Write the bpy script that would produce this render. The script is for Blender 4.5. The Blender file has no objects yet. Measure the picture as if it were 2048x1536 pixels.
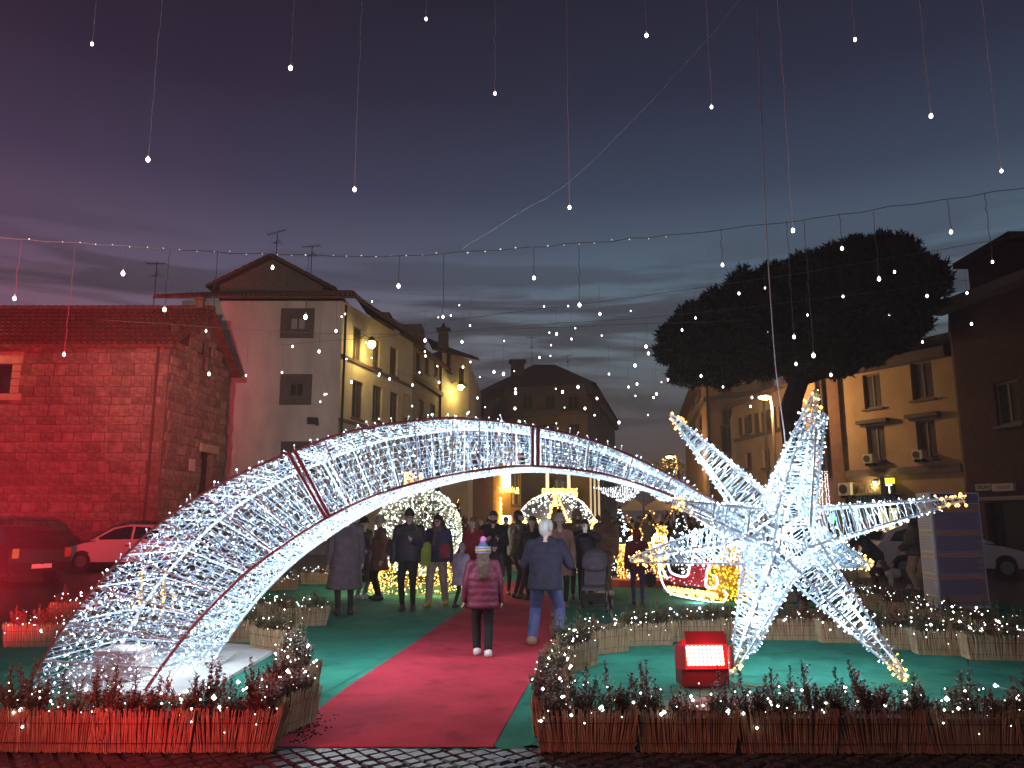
import bpy, bmesh, math, random
import numpy as np
from mathutils import Vector, Matrix
random.seed(7); rng = np.random.default_rng(11)
R = math.radians
S = bpy.context.scene
COL = S.collection
# ------------------------------------------------------------------ camera
CAM_H, CAM_P, FPX = 1.6, R(10.0), 1547.0
cd = bpy.data.cameras.new('camera'); cam = bpy.data.objects.new('camera', cd); COL.objects.link(cam)
cd.sensor_width = 36.0; cd.lens = 36.0 * FPX / 2048.0; cd.clip_start = 0.05; cd.clip_end = 3000.0
cam.location = (0, 0, CAM_H); cam.rotation_euler = (R(90) + CAM_P, 0, 0); S.camera = cam
# ------------------------------------------------------------------ dusk sky
W = bpy.data.worlds.new('World'); S.world = W; W.use_nodes = True
nt = W.node_tree; N = nt.nodes; L = nt.links; N.clear()
def wn(t, **k):
    n = N.new(t)
    for a, b in k.items(): setattr(n, a, b)
    return n
tc = wn('ShaderNodeTexCoord'); sep = wn('ShaderNodeSeparateXYZ'); L.new(tc.outputs['Generated'], sep.inputs[0])
ramp = wn('ShaderNodeValToRGB'); L.new(sep.outputs['Z'], ramp.inputs[0])
stops = [(0.0, (.055, .038, .050)), (.07, (.048, .034, .046)), (.15, (.070, .066, .080)), (.235, (.125, .162, .190)), (.30, (.082, .120, .165)),
         (.40, (.036, .047, .084)), (.50, (.019, .020, .041)), (.60, (.013, .0105, .023)), (1.0, (.008, .006, .014))]
cr = ramp.color_ramp
while len(cr.elements) > 1: cr.elements.remove(cr.elements[-1])
cr.elements[0].position = 0; cr.elements[0].color = (*stops[0][1], 1)
for p, c in stops[1:]:
    e = cr.elements.new(p); e.color = (*c, 1)
az = wn('ShaderNodeMapRange'); az.inputs[1].default_value = -.60; az.inputs[2].default_value = .12
L.new(sep.outputs['X'], az.inputs[0])
tint = wn('ShaderNodeMix', data_type='RGBA'); tint.inputs[6].default_value = (1.35, .50, .72, 1); tint.inputs[7].default_value = (.95, 1.02, 1.03, 1)
L.new(az.outputs[0], tint.inputs[0])
mul = wn('ShaderNodeMix', data_type='RGBA', blend_type='MULTIPLY'); mul.inputs[0].default_value = 1
L.new(ramp.outputs[0], mul.inputs[6]); L.new(tint.outputs[2], mul.inputs[7])
mp = wn('ShaderNodeMapping'); mp.inputs['Scale'].default_value = (2.2, 2.2, 21.0); L.new(tc.outputs['Generated'], mp.inputs[0])
nz = wn('ShaderNodeTexNoise'); nz.inputs['Scale'].default_value = 1.7; nz.inputs['Detail'].default_value = 6; nz.inputs['Roughness'].default_value = .55
nz.inputs['Distortion'].default_value = .5; L.new(mp.outputs[0], nz.inputs['Vector'])
cm = wn('ShaderNodeMapRange'); cm.inputs[1].default_value = .45; cm.inputs[2].default_value = .57; L.new(nz.outputs[0], cm.inputs[0])
band = wn('ShaderNodeMapRange'); band.inputs[1].default_value = .36; band.inputs[2].default_value = .26; L.new(sep.outputs['Z'], band.inputs[0])
cf = wn('ShaderNodeMath', operation='MULTIPLY'); L.new(cm.outputs[0], cf.inputs[0]); L.new(band.outputs[0], cf.inputs[1])
cf2 = wn('ShaderNodeMath', operation='MULTIPLY'); cf2.inputs[1].default_value = .85; L.new(cf.outputs[0], cf2.inputs[0])
cl = wn('ShaderNodeMix', data_type='RGBA'); L.new(cf2.outputs[0], cl.inputs[0]); L.new(mul.outputs[2], cl.inputs[6]); cl.inputs[7].default_value = (.030, .026, .038, 1)
sky = wn('ShaderNodeTexSky', sky_type='NISHITA'); sky.sun_disc = False; sky.sun_elevation = R(-3); sky.sun_rotation = R(20)
skb = wn('ShaderNodeMix', data_type='RGBA', blend_type='ADD'); skb.inputs[0].default_value = .10
L.new(cl.outputs[2], skb.inputs[6]); L.new(sky.outputs[0], skb.inputs[7])
bg = wn('ShaderNodeBackground'); bg.inputs[1].default_value = 1.0; L.new(skb.outputs[2], bg.inputs[0])
wo = wn('ShaderNodeOutputWorld'); L.new(bg.outputs[0], wo.inputs[0])
sd = bpy.data.lights.new('sun', 'SUN'); sd.energy = .02; sd.angle = R(20); sd.color = (1, .75, .6)
so = bpy.data.objects.new('sun', sd); COL.objects.link(so); so.rotation_euler = (R(-86), 0, R(-20)); so.location = (0, 0, 60)
S.view_settings.view_transform = 'Standard'; S.view_settings.look = 'None'; S.view_settings.exposure = 0; S.view_settings.gamma = 1
cy = S.cycles
cy.use_denoising = True; cy.max_bounces = 6; cy.diffuse_bounces = 3; cy.glossy_bounces = 3; cy.transparent_max_bounces = 8; cy.transmission_bounces = 3
cy.sample_clamp_indirect = 1.5; cy.sample_clamp_direct = 0; cy.caustics_reflective = False; cy.caustics_refractive = False; cy.use_light_tree = True
try: cy.denoiser = 'OPENIMAGEDENOISE'; cy.denoising_prefilter = 'ACCURATE'
except Exception: pass

# ------------------------------------------------------------------ pixel -> place
cP, sP = math.cos(CAM_P), math.sin(CAM_P)
def ray(px, py):
    u = (px - 1024) / FPX; v = (768 - py) / FPX
    return Vector((u, cP - v * sP, sP + v * cP))
def at(px, py, Y):
    d = ray(px, py); return Vector((0, 0, CAM_H)) + d * (Y / d.y)
def gnd(px, py, z=0.0):
    d = ray(px, py); return Vector((0, 0, CAM_H)) + d * ((z - CAM_H) / d.z)

# ------------------------------------------------------------------ materials
MATS = {}
def mat(name, col, rough=.7, var=0.0, vscale=8.0, bump=0.0, bscale=60.0, metal=0.0, col2=None, spec=.5, alpha=None, trans=0, stretch=None):
    if name in MATS: return MATS[name]
    m = bpy.data.materials.new(name); m.use_nodes = True; t = m.node_tree; b = t.nodes['Principled BSDF']
    b.inputs['Roughness'].default_value = rough; b.inputs['Metallic'].default_value = metal; b.inputs['Specular IOR Level'].default_value = spec
    c = (*col, 1); b.inputs['Base Color'].default_value = c
    if trans: b.inputs['Transmission Weight'].default_value = trans
    src = None
    if var or bump:
        tco = t.nodes.new('ShaderNodeTexCoord'); src = tco.outputs['Object']
        if stretch:
            mpp = t.nodes.new('ShaderNodeMapping'); mpp.inputs['Scale'].default_value = stretch; t.links.new(src, mpp.inputs[0]); src = mpp.outputs[0]
    if var or col2:
        if src is None:
            tco = t.nodes.new('ShaderNodeTexCoord'); src = tco.outputs['Object']
        n = t.nodes.new('ShaderNodeTexNoise'); n.inputs['Scale'].default_value = vscale; n.inputs['Detail'].default_value = 5; n.inputs['Roughness'].default_value = .6
        t.links.new(src, n.inputs['Vector'])
        mr = t.nodes.new('ShaderNodeMapRange'); mr.inputs[1].default_value = .32; mr.inputs[2].default_value = .68; t.links.new(n.outputs[0], mr.inputs[0])
        mx = t.nodes.new('ShaderNodeMix'); mx.data_type = 'RGBA'; t.links.new(mr.outputs[0], mx.inputs[0])
        c2 = col2 if col2 else tuple(min(1, x * (1 + var)) for x in col); c1 = col if col2 else tuple(x * (1 - var) for x in col)
        mx.inputs[6].default_value = (*c1, 1); mx.inputs[7].default_value = (*c2, 1); t.links.new(mx.outputs[2], b.inputs['Base Color'])
    if bump:
        n2 = t.nodes.new('ShaderNodeTexNoise'); n2.inputs['Scale'].default_value = bscale; n2.inputs['Detail'].default_value = 4; t.links.new(src, n2.inputs['Vector'])
        bp = t.nodes.new('ShaderNodeBump'); bp.inputs['Strength'].default_value = bump; bp.inputs['Distance'].default_value = .02
        t.links.new(n2.outputs[0], bp.inputs['Height']); t.links.new(bp.outputs[0], b.inputs['Normal'])
    MATS[name] = m; return m
def emit(name, col, s, base=None):
    if name in MATS: return MATS[name]
    m = bpy.data.materials.new(name); m.use_nodes = True; b = m.node_tree.nodes['Principled BSDF']
    b.inputs['Base Color'].default_value = (*(base or col), 1); b.inputs['Emission Color'].default_value = (*col, 1); b.inputs['Emission Strength'].default_value = s
    b.inputs['Roughness'].default_value = .4
    try: m.cycles.emission_sampling = 'NONE'
    except Exception: pass
    MATS[name] = m; return m

# ------------------------------------------------------------------ mesh builder
class MB:
    def __init__(s): s.v = []; s.f = []; s.m = []
    def add(s, vs, fs, mi=0):
        o = len(s.v); s.v.extend([tuple(p) for p in vs]); s.f.extend([tuple(i + o for i in f) for f in fs]); s.m.extend([mi] * len(fs)); return s
    def box(s, c, sz, rz=0.0, mi=0, rot=None, taper=1.0):
        x, y, z = sz[0] / 2, sz[1] / 2, sz[2] / 2
        M = rot if rot is not None else Matrix.Rotation(rz, 3, 'Z')
        vs = []
        for k in (-1, 1):
            q = taper if k > 0 else 1.0
            for i, j in ((-1, -1), (1, -1), (1, 1), (-1, 1)): vs.append(Vector(c) + M @ Vector((i * x * q, j * y * q, k * z)))
        return s.add(vs, [(3, 2, 1, 0), (4, 5, 6, 7), (0, 1, 5, 4), (1, 2, 6, 5), (2, 3, 7, 6), (3, 0, 4, 7)], mi)
    def tube(s, p0, p1, r, n=5, mi=0, r1=None, caps=True):
        return s.path([p0, p1], r, n, mi, r1, caps)
    def path(s, pts, r, n=5, mi=0, r1=None, caps=True):
        pts = [Vector(p) for p in pts]; k = len(pts); vs = []
        up = None
        for i, p in enumerate(pts):
            d = (pts[min(i + 1, k - 1)] - pts[max(i - 1, 0)])
            if d.length < 1e-9: d = Vector((0, 0, 1))
            d.normalize()
            if up is None or abs(up.dot(d)) > .95: up = Vector((0, 0, 1)) if abs(d.z) < .9 else Vector((1, 0, 0))
            a = d.cross(up).normalized(); b = a.cross(d).normalized(); up = b
            rr = r if r1 is None else r + (r1 - r) * i / max(1, k - 1)
            if callable(r): rr = r(i / max(1, k - 1))
            for j in range(n):
                t = 2 * math.pi * j / n + math.pi / 4
                vs.append(p + a * math.cos(t) * rr + b * math.sin(t) * rr)
        fs = []
        for i in range(k - 1):
            for j in range(n):
                fs.append((i * n + j, i * n + (j + 1) % n, (i + 1) * n + (j + 1) % n, (i + 1) * n + j))
        if caps: fs.append(tuple(range(n))[::-1]); fs.append(tuple((k - 1) * n + j for j in range(n)))
        return s.add(vs, fs, mi)
    def prism(s, poly, z0, z1, mi=0):
        n = len(poly); vs = [(p[0], p[1], z0) for p in poly] + [(p[0], p[1], z1) for p in poly]
        fs = [tuple(range(n))[::-1], tuple(range(n, 2 * n))] + [(i, (i + 1) % n, n + (i + 1) % n, n + i) for i in range(n)]
        return s.add(vs, fs, mi)
    def extr(s, poly, off, mi=0):
        n = len(poly); off = Vector(off); vs = [Vector(p) for p in poly] + [Vector(p) + off for p in poly]
        fs = [tuple(range(n))[::-1], tuple(range(n, 2 * n))] + [(i, (i + 1) % n, n + (i + 1) % n, n + i) for i in range(n)]
        return s.add(vs, fs, mi)
    def ball(s, c, r, nu=8, nv=6, mi=0, sc=(1, 1, 1), M=None):
        vs = [];
        for i in range(nv + 1):
            ph = math.pi * i / nv
            for j in range(nu):
                th = 2 * math.pi * j / nu
                q = Vector((math.sin(ph) * math.cos(th) * sc[0], math.sin(ph) * math.sin(th) * sc[1], math.cos(ph) * sc[2])) * r
                if M is not None: q = M @ q
                vs.append(Vector(c) + q)
        fs = [(i * nu + j, (i + 1) * nu + j, (i + 1) * nu + (j + 1) % nu, i * nu + (j + 1) % nu) for i in range(nv) for j in range(nu)]
        return s.add(vs, fs, mi)
    def quad(s, a, b, c, d, mi=0): return s.add([a, b, c, d], [(0, 1, 2, 3)], mi)
    def build(s, name, mats, parent=None, smooth=False, kind=None, label=None):
        me = bpy.data.meshes.new(name)
        me.from_pydata(s.v, [], s.f); me.validate(verbose=False)
        if not isinstance(mats, (list, tuple)): mats = [mats]
        for m in mats: me.materials.append(m)
        if len(mats) > 1 and len(me.polygons) == len(s.m): me.polygons.foreach_set('material_index', s.m)
        if smooth: me.polygons.foreach_set('use_smooth', [True] * len(me.polygons))
        me.update()
        return link(name, me, parent, kind, label)
def link(name, me, parent=None, kind=None, label=None):
    o = bpy.data.objects.new(name, me); COL.objects.link(o)
    if parent is not None:
        o.parent = parent; o.matrix_parent_inverse = wm(parent).inverted()
    if kind: o['kind'] = kind
    if label: o['label'] = label
    return o
def wm(o):
    m = Matrix.LocRotScale(o.location, o.rotation_euler, o.scale)
    return wm(o.parent) @ o.matrix_parent_inverse @ m if o.parent else m
def tag(o, label, cat, group=None, kind=None):
    o['label'] = label; o['category'] = cat
    if group: o['group'] = group
    if kind: o['kind'] = kind
    return o
def thing(name, label, cat, loc=(0, 0, 0), rz=0.0, group=None):
    o = bpy.data.objects.new(name, None); COL.objects.link(o); o.location = loc; o.rotation_euler = (0, 0, rz); o.empty_display_size = .1
    return tag(o, label, cat, group)
def kids(o): return KIDS.get(o.name, [])
def dup(root, loc=None, rz=None, label=None, scale=None, group=None):
    def cp(o, par):
        c = o.copy(); COL.objects.link(c)
        if par is not None: c.parent = par
        for ch in list(o.children): cp(ch, c)
        return c
    r = cp(root, None)
    if loc is not None: r.location = loc
    if rz is not None: r.rotation_euler = (0, 0, rz)
    if scale is not None: r.scale = (scale,) * 3 if not hasattr(scale, '__len__') else scale
    if label: r['label'] = label
    if group: r['group'] = group
    return r
def lamp(name, loc, energy, col=(1, 1, 1), radius=.1, parent=None, spot=None, aim=None, blend=.4):
    ld = bpy.data.lights.new(name, 'SPOT' if spot else 'POINT'); ld.energy = energy; ld.color = col; ld.shadow_soft_size = radius
    if spot: ld.spot_size = R(spot); ld.spot_blend = blend
    o = bpy.data.objects.new(name, ld); COL.objects.link(o); o.location = loc
    if aim is not None: o.rotation_euler = (Vector(aim) - Vector(loc)).to_track_quat('-Z', 'Y').to_euler()
    if parent is not None: o.parent = parent; o.matrix_parent_inverse = wm(parent).inverted()
    return o
TMP = bpy.data.scenes.new('scratch')
def evaluated(o):
    with bpy.context.temp_override(scene=TMP, view_layer=TMP.view_layers[0]):
        dg = bpy.context.evaluated_depsgraph_get(); return bpy.data.meshes.new_from_object(o.evaluated_get(dg))
def text(name, s, size, loc, rot, m, parent, ext=.004, align='CENTER', sx=1.0):
    c = bpy.data.curves.new(name, 'FONT'); c.body = s; c.size = size; c.extrude = ext; c.align_x = align; c.align_y = 'CENTER'; c.materials.append(m)
    o = bpy.data.objects.new(name, c); TMP.collection.objects.link(o); me = evaluated(o); bpy.data.objects.remove(o)
    o = bpy.data.objects.new(name, me); COL.objects.link(o); o.location = loc; o.rotation_euler = rot; o.scale = (sx, 1, 1)
    if parent is not None: o.parent = parent; o.matrix_parent_inverse = wm(parent).inverted()
    return o
# many little lamps / points as ONE mesh: octahedra (+ a stem along the normal)
OV = np.array([(1, 0, 0), (-1, 0, 0), (0, 1, 0), (0, -1, 0), (0, 0, 1), (0, 0, -1)], float)
OF = np.array([(0, 2, 4), (2, 1, 4), (1, 3, 4), (3, 0, 4), (2, 0, 5), (1, 2, 5), (3, 1, 5), (0, 3, 5)])
def np_mesh(name, V, Fc, mats, parent=None, kind=None, mi=None):
    me = bpy.data.meshes.new(name); nv = len(V); nf = len(Fc); k = Fc.shape[1] if nf else 3
    me.vertices.add(nv); me.vertices.foreach_set('co', np.asarray(V, np.float32).ravel())
    me.loops.add(nf * k); me.loops.foreach_set('vertex_index', np.asarray(Fc, np.int32).ravel())
    me.polygons.add(nf); me.polygons.foreach_set('loop_start', np.arange(0, nf * k, k, dtype=np.int32))
    if not isinstance(mats, (list, tuple)): mats = [mats]
    for m in mats: me.materials.append(m)
    if mi is not None: me.polygons.foreach_set('material_index', np.asarray(mi, np.int32))
    me.update(calc_edges=True); me.validate()
    return link(name, me, parent, kind)
def leds(name, pts, m, r=.007, parent=None, rvar=.5, kind='stuff'):
    pts = np.asarray(pts, float).reshape(-1, 3); n = len(pts)
    rr = r * (1 + rvar * (rng.random(n) ** 3 * 1.6 - .25))
    V = (pts[:, None, :] + OV[None] * rr[:, None, None]).reshape(-1, 3)
    Fc = (OF[None] + (np.arange(n) * 6)[:, None, None]).reshape(-1, 3)
    return np_mesh(name, V, Fc, m, parent, kind)
def sticks(name, P0, P1, r, m, parent=None, kind='stuff'):
    P0 = np.asarray(P0, float).reshape(-1, 3); P1 = np.asarray(P1, float).reshape(-1, 3); n = len(P0)
    r = np.broadcast_to(np.asarray(r, float), (n,))
    d = P1 - P0; d /= np.maximum(np.linalg.norm(d, axis=1, keepdims=True), 1e-9)
    ref = np.where(np.abs(d[:, 2:3]) < .9, np.array([[0, 0, 1.]]), np.array([[1., 0, 0]]))
    a = np.cross(d, ref); a /= np.linalg.norm(a, axis=1, keepdims=True); b = np.cross(a, d)
    V = []
    for base in (P0, P1):
        for k in range(3):
            t = 2 * math.pi * k / 3; V.append(base + (a * math.cos(t) + b * math.sin(t)) * r[:, None])
    V = np.stack(V, 1).reshape(-1, 3)
    q = np.array([(0, 1, 4, 3), (1, 2, 5, 4), (2, 0, 3, 5)])
    Fc = (q[None] + (np.arange(n) * 6)[:, None, None]).reshape(-1, 4)
    return np_mesh(name, V, Fc, m, parent, kind)
def rnd_unit(n):
    v = rng.normal(size=(n, 3)); return v / np.linalg.norm(v, axis=1, keepdims=True)
ORD = ['first', 'second', 'third', 'fourth', 'fifth', 'sixth', 'seventh', 'eighth', 'ninth', 'tenth', 'eleventh', 'twelfth', 'thirteenth', 'fourteenth',
       'fifteenth', 'sixteenth', 'seventeenth', 'eighteenth', 'nineteenth', 'twentieth']
def ordn(i):
    if i < 20: return ORD[i]
    t = {2: 'twenty', 3: 'thirty', 4: 'forty', 5: 'fifty', 6: 'sixty'}[(i + 1) // 10]
    return t + '-' + ORD[(i + 1) % 10 - 1] if (i + 1) % 10 else t[:-1] + 'ieth'
# ================================================================== SETTING
m_cob = mat('basalt_cobble', (.035, .030, .034), .38, .45, 9, .5, 45)
def cobble_ground_mat():
    m = bpy.data.materials.new('cobbled_ground'); m.use_nodes = True; t = m.node_tree; b = t.nodes['Principled BSDF']
    tco = t.nodes.new('ShaderNodeTexCoord'); mpp = t.nodes.new('ShaderNodeMapping'); mpp.inputs['Rotation'].default_value = (0, 0, R(40)); t.links.new(tco.outputs['Object'], mpp.inputs[0])
    br = t.nodes.new('ShaderNodeTexBrick'); br.inputs['Scale'].default_value = 1.0; br.inputs['Brick Width'].default_value = .12; br.inputs['Row Height'].default_value = .12; br.inputs['Mortar Size'].default_value = .012
    br.inputs['Color1'].default_value = (.04, .035, .038, 1); br.inputs['Color2'].default_value = (.022, .02, .022, 1); br.inputs['Mortar'].default_value = (.01, .009, .008, 1)
    t.links.new(mpp.outputs[0], br.inputs['Vector']); t.links.new(br.outputs['Color'], b.inputs['Base Color'])
    bp = t.nodes.new('ShaderNodeBump'); bp.inputs['Strength'].default_value = .7; bp.inputs['Distance'].default_value = .02; bp.invert = True
    t.links.new(br.outputs['Fac'], bp.inputs['Height']); t.links.new(bp.outputs[0], b.inputs['Normal']); b.inputs['Roughness'].default_value = .35
    return m
g = MB().quad((-260, -40, -.02), (260, -40, -.02), (260, 460, -.02), (-260, 460, -.02)).build('ground', cobble_ground_mat()); tag(g, 'dark basalt cobbled square', 'ground', kind='structure')
# cobbles one by one along the near edge
def cobble_mesh(i):
    bm = bmesh.new(); bmesh.ops.create_cube(bm, size=1.0)
    for v in bm.verts:
        v.co.x *= .108 * (1 + random.uniform(-.06, .06)); v.co.y *= .108 * (1 + random.uniform(-.06, .06)); v.co.z *= .03
        if v.co.z > 0: v.co.x *= .92; v.co.y *= .92
    bmesh.ops.bevel(bm, geom=[e for e in bm.edges if all(v.co.z > 0 for v in e.verts)], offset=.012, segments=1, affect='EDGES')
    me = bpy.data.meshes.new('cobble'); bm.to_mesh(me); bm.free(); me.materials.append(m_cob); return me
CM = [cobble_mesh(i) for i in range(8)]
spots = []
a = R(38); st = .121
for i in range(-70, 71):
    for j in range(-70, 71):
        x = (i * math.cos(a) - j * math.sin(a)) * st; y = 5.5 + (i * math.sin(a) + j * math.cos(a)) * st
        if 5.2 < y < 5.93 and -4.7 < x < 4.7: spots.append((x + random.uniform(-.006, .006), y + random.uniform(-.006, .006)))
spots.sort(key=lambda p: p[1])
for k, (x, y) in enumerate(spots[:300]):
    o = link('cobble', CM[k % 8], g); o.location = (x, y, -.012 + random.uniform(-.004, .004)); o.rotation_euler = (random.uniform(-.03, .03), random.uniform(-.03, .03), a + random.uniform(-.05, .05) + (k % 4) * math.pi / 2)
mb = MB()
for (x, y) in spots[300:]: mb.box((x, y, -.014), (.104, .104, .028), a + random.uniform(-.05, .05), taper=.9)
mb.build('cobbles', m_cob, g, kind='stuff')
# carpets
def carpet_mat(name, col):
    m = mat(name, col, .95, .22, 1.3, .5, 220, spec=.12); t = m.node_tree; b = t.nodes['Principled BSDF']; src = b.inputs['Base Color'].links[0].from_socket
    tco = t.nodes.new('ShaderNodeTexCoord')
    def nz_(scale, lo, hi, st=(1, 1, 1), rz=0):
        mpp = t.nodes.new('ShaderNodeMapping'); mpp.inputs['Scale'].default_value = st; mpp.inputs['Rotation'].default_value = (0, 0, rz); t.links.new(tco.outputs['Object'], mpp.inputs[0])
        n = t.nodes.new('ShaderNodeTexNoise'); n.inputs['Scale'].default_value = scale; n.inputs['Detail'].default_value = 6; t.links.new(mpp.outputs[0], n.inputs['Vector'])
        r_ = t.nodes.new('ShaderNodeMapRange'); r_.inputs[1].default_value = lo; r_.inputs[2].default_value = hi; t.links.new(n.outputs[0], r_.inputs[0]); return r_.outputs[0]
    def mixc(fac, c, amt):
        global _s
        k = t.nodes.new('ShaderNodeMath'); k.operation = 'MULTIPLY'; k.inputs[1].default_value = amt; t.links.new(fac, k.inputs[0])
        x = t.nodes.new('ShaderNodeMix'); x.data_type = 'RGBA'; t.links.new(k.outputs[0], x.inputs[0]); t.links.new(mixc.cur, x.inputs[6]); x.inputs[7].default_value = (*c, 1); mixc.cur = x.outputs[2]
    mixc.cur = src
    mixc(nz_(3.0, .56, .72), tuple(c * .45 for c in col), .6)                      # trodden, damp patches
    mixc(nz_(2.2, .66, .74, (1, 5, 1), .5), tuple(min(1, c * 1.2 + .06) for c in col), .5)   # pale scuffs
    mixc(nz_(38, .66, .72), (.03, .03, .025), .55)                                     # specks of grit
    t.links.new(mixc.cur, b.inputs['Base Color'])
    # lengths of carpet butted together: shallow seams and rucks
    w = t.nodes.new('ShaderNodeTexNoise'); w.inputs['Scale'].default_value = 1.6; t.links.new(tco.outputs['Object'], w.inputs['Vector'])
    bp = [n for n in t.nodes if n.type == 'BUMP'][0]; b2 = t.nodes.new('ShaderNodeBump'); b2.inputs['Strength'].default_value = .5; b2.inputs['Distance'].default_value = .05; t.links.new(w.outputs[0], b2.inputs['Height']); t.links.new(b2.outputs[0], bp.inputs['Normal'])
    return m
m_green = carpet_mat('green_carpet', (.030, .215, .150)); m_redc = carpet_mat('red_carpet', (.44, .034, .058))
def sheet(name, pts, z, m, label, cat='carpet'):
    mb = MB(); n = len(pts); vs = [(p[0], p[1], z) for p in pts] + [(p[0], p[1], z - .01) for p in pts]
    mb.add(vs, [tuple(range(n))] + [(i, n + i, n + (i + 1) % n, (i + 1) % n) for i in range(n)]); o = mb.build(name, m); tag(o, label, cat, kind='structure'); return o
fr = [(x, 5.87 + .015 * math.sin(x * 3.1) + random.uniform(-.008, .008)) for x in np.linspace(-6.2, 8.5, 60)]
sheet('green_carpet', fr + [(11, 12), (9.5, 16.5), (7.2, 24), (-3, 26), (-7.5, 19), (-8.5, 11)], .000, m_green, 'green carpet laid over the cobbles across the whole display')
Lp = [(530, 1503), (560, 1478), (700, 1371), (830, 1285), (960, 1195), (1008, 1166)]; Rp = [(1028, 1166), (1122, 1240), (1110, 1275), (1048, 1385), (985, 1503)]
le = [gnd(*p) for p in Lp]; re = [gnd(*p) for p in Rp]
le[0].y = re[-1].y = 5.90
GC = bpy.data.objects['green_carpet']; m_seam = mat('carpet_seam', (.012, .05, .036), .95)
for i, (p, q) in enumerate((((590, 1418), (735, 1338)), ((640, 1335), (860, 1258)), ((640, 1282), (930, 1205)), ((1140, 1262), (1470, 1232)), ((1180, 1226), (1640, 1200)), ((1180, 1395), (2040, 1385)), ((1150, 1345), (1350, 1345)), ((1500, 1342), (2040, 1352)))):
    a_, b_ = gnd(*p), gnd(*q); n_ = 14; v_ = []; d_ = (b_ - a_).normalized(); s_ = Vector((-d_.y, d_.x, 0)) * .004
    for k in range(n_ + 1):
        c = a_.lerp(b_, k / n_) + Vector((0, random.uniform(-.008, .008), 0)); v_ += [(c.x - s_.x, c.y - s_.y, .003), (c.x + s_.x, c.y + s_.y, .003)]
    mb = MB(); mb.add(v_, [(2 * k, 2 * k + 2, 2 * k + 3, 2 * k + 1) for k in range(n_)]); mb.build('seam', m_seam, GC)
rc = sheet('red_carpet', [tuple(p) for p in ([re[-1]] + [re[-2], re[-3]] + [gnd(1127, 1222), gnd(1060, 1160)] + le[::-1])], .006, m_redc, 'red carpet runner leading under the light arch')
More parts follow.
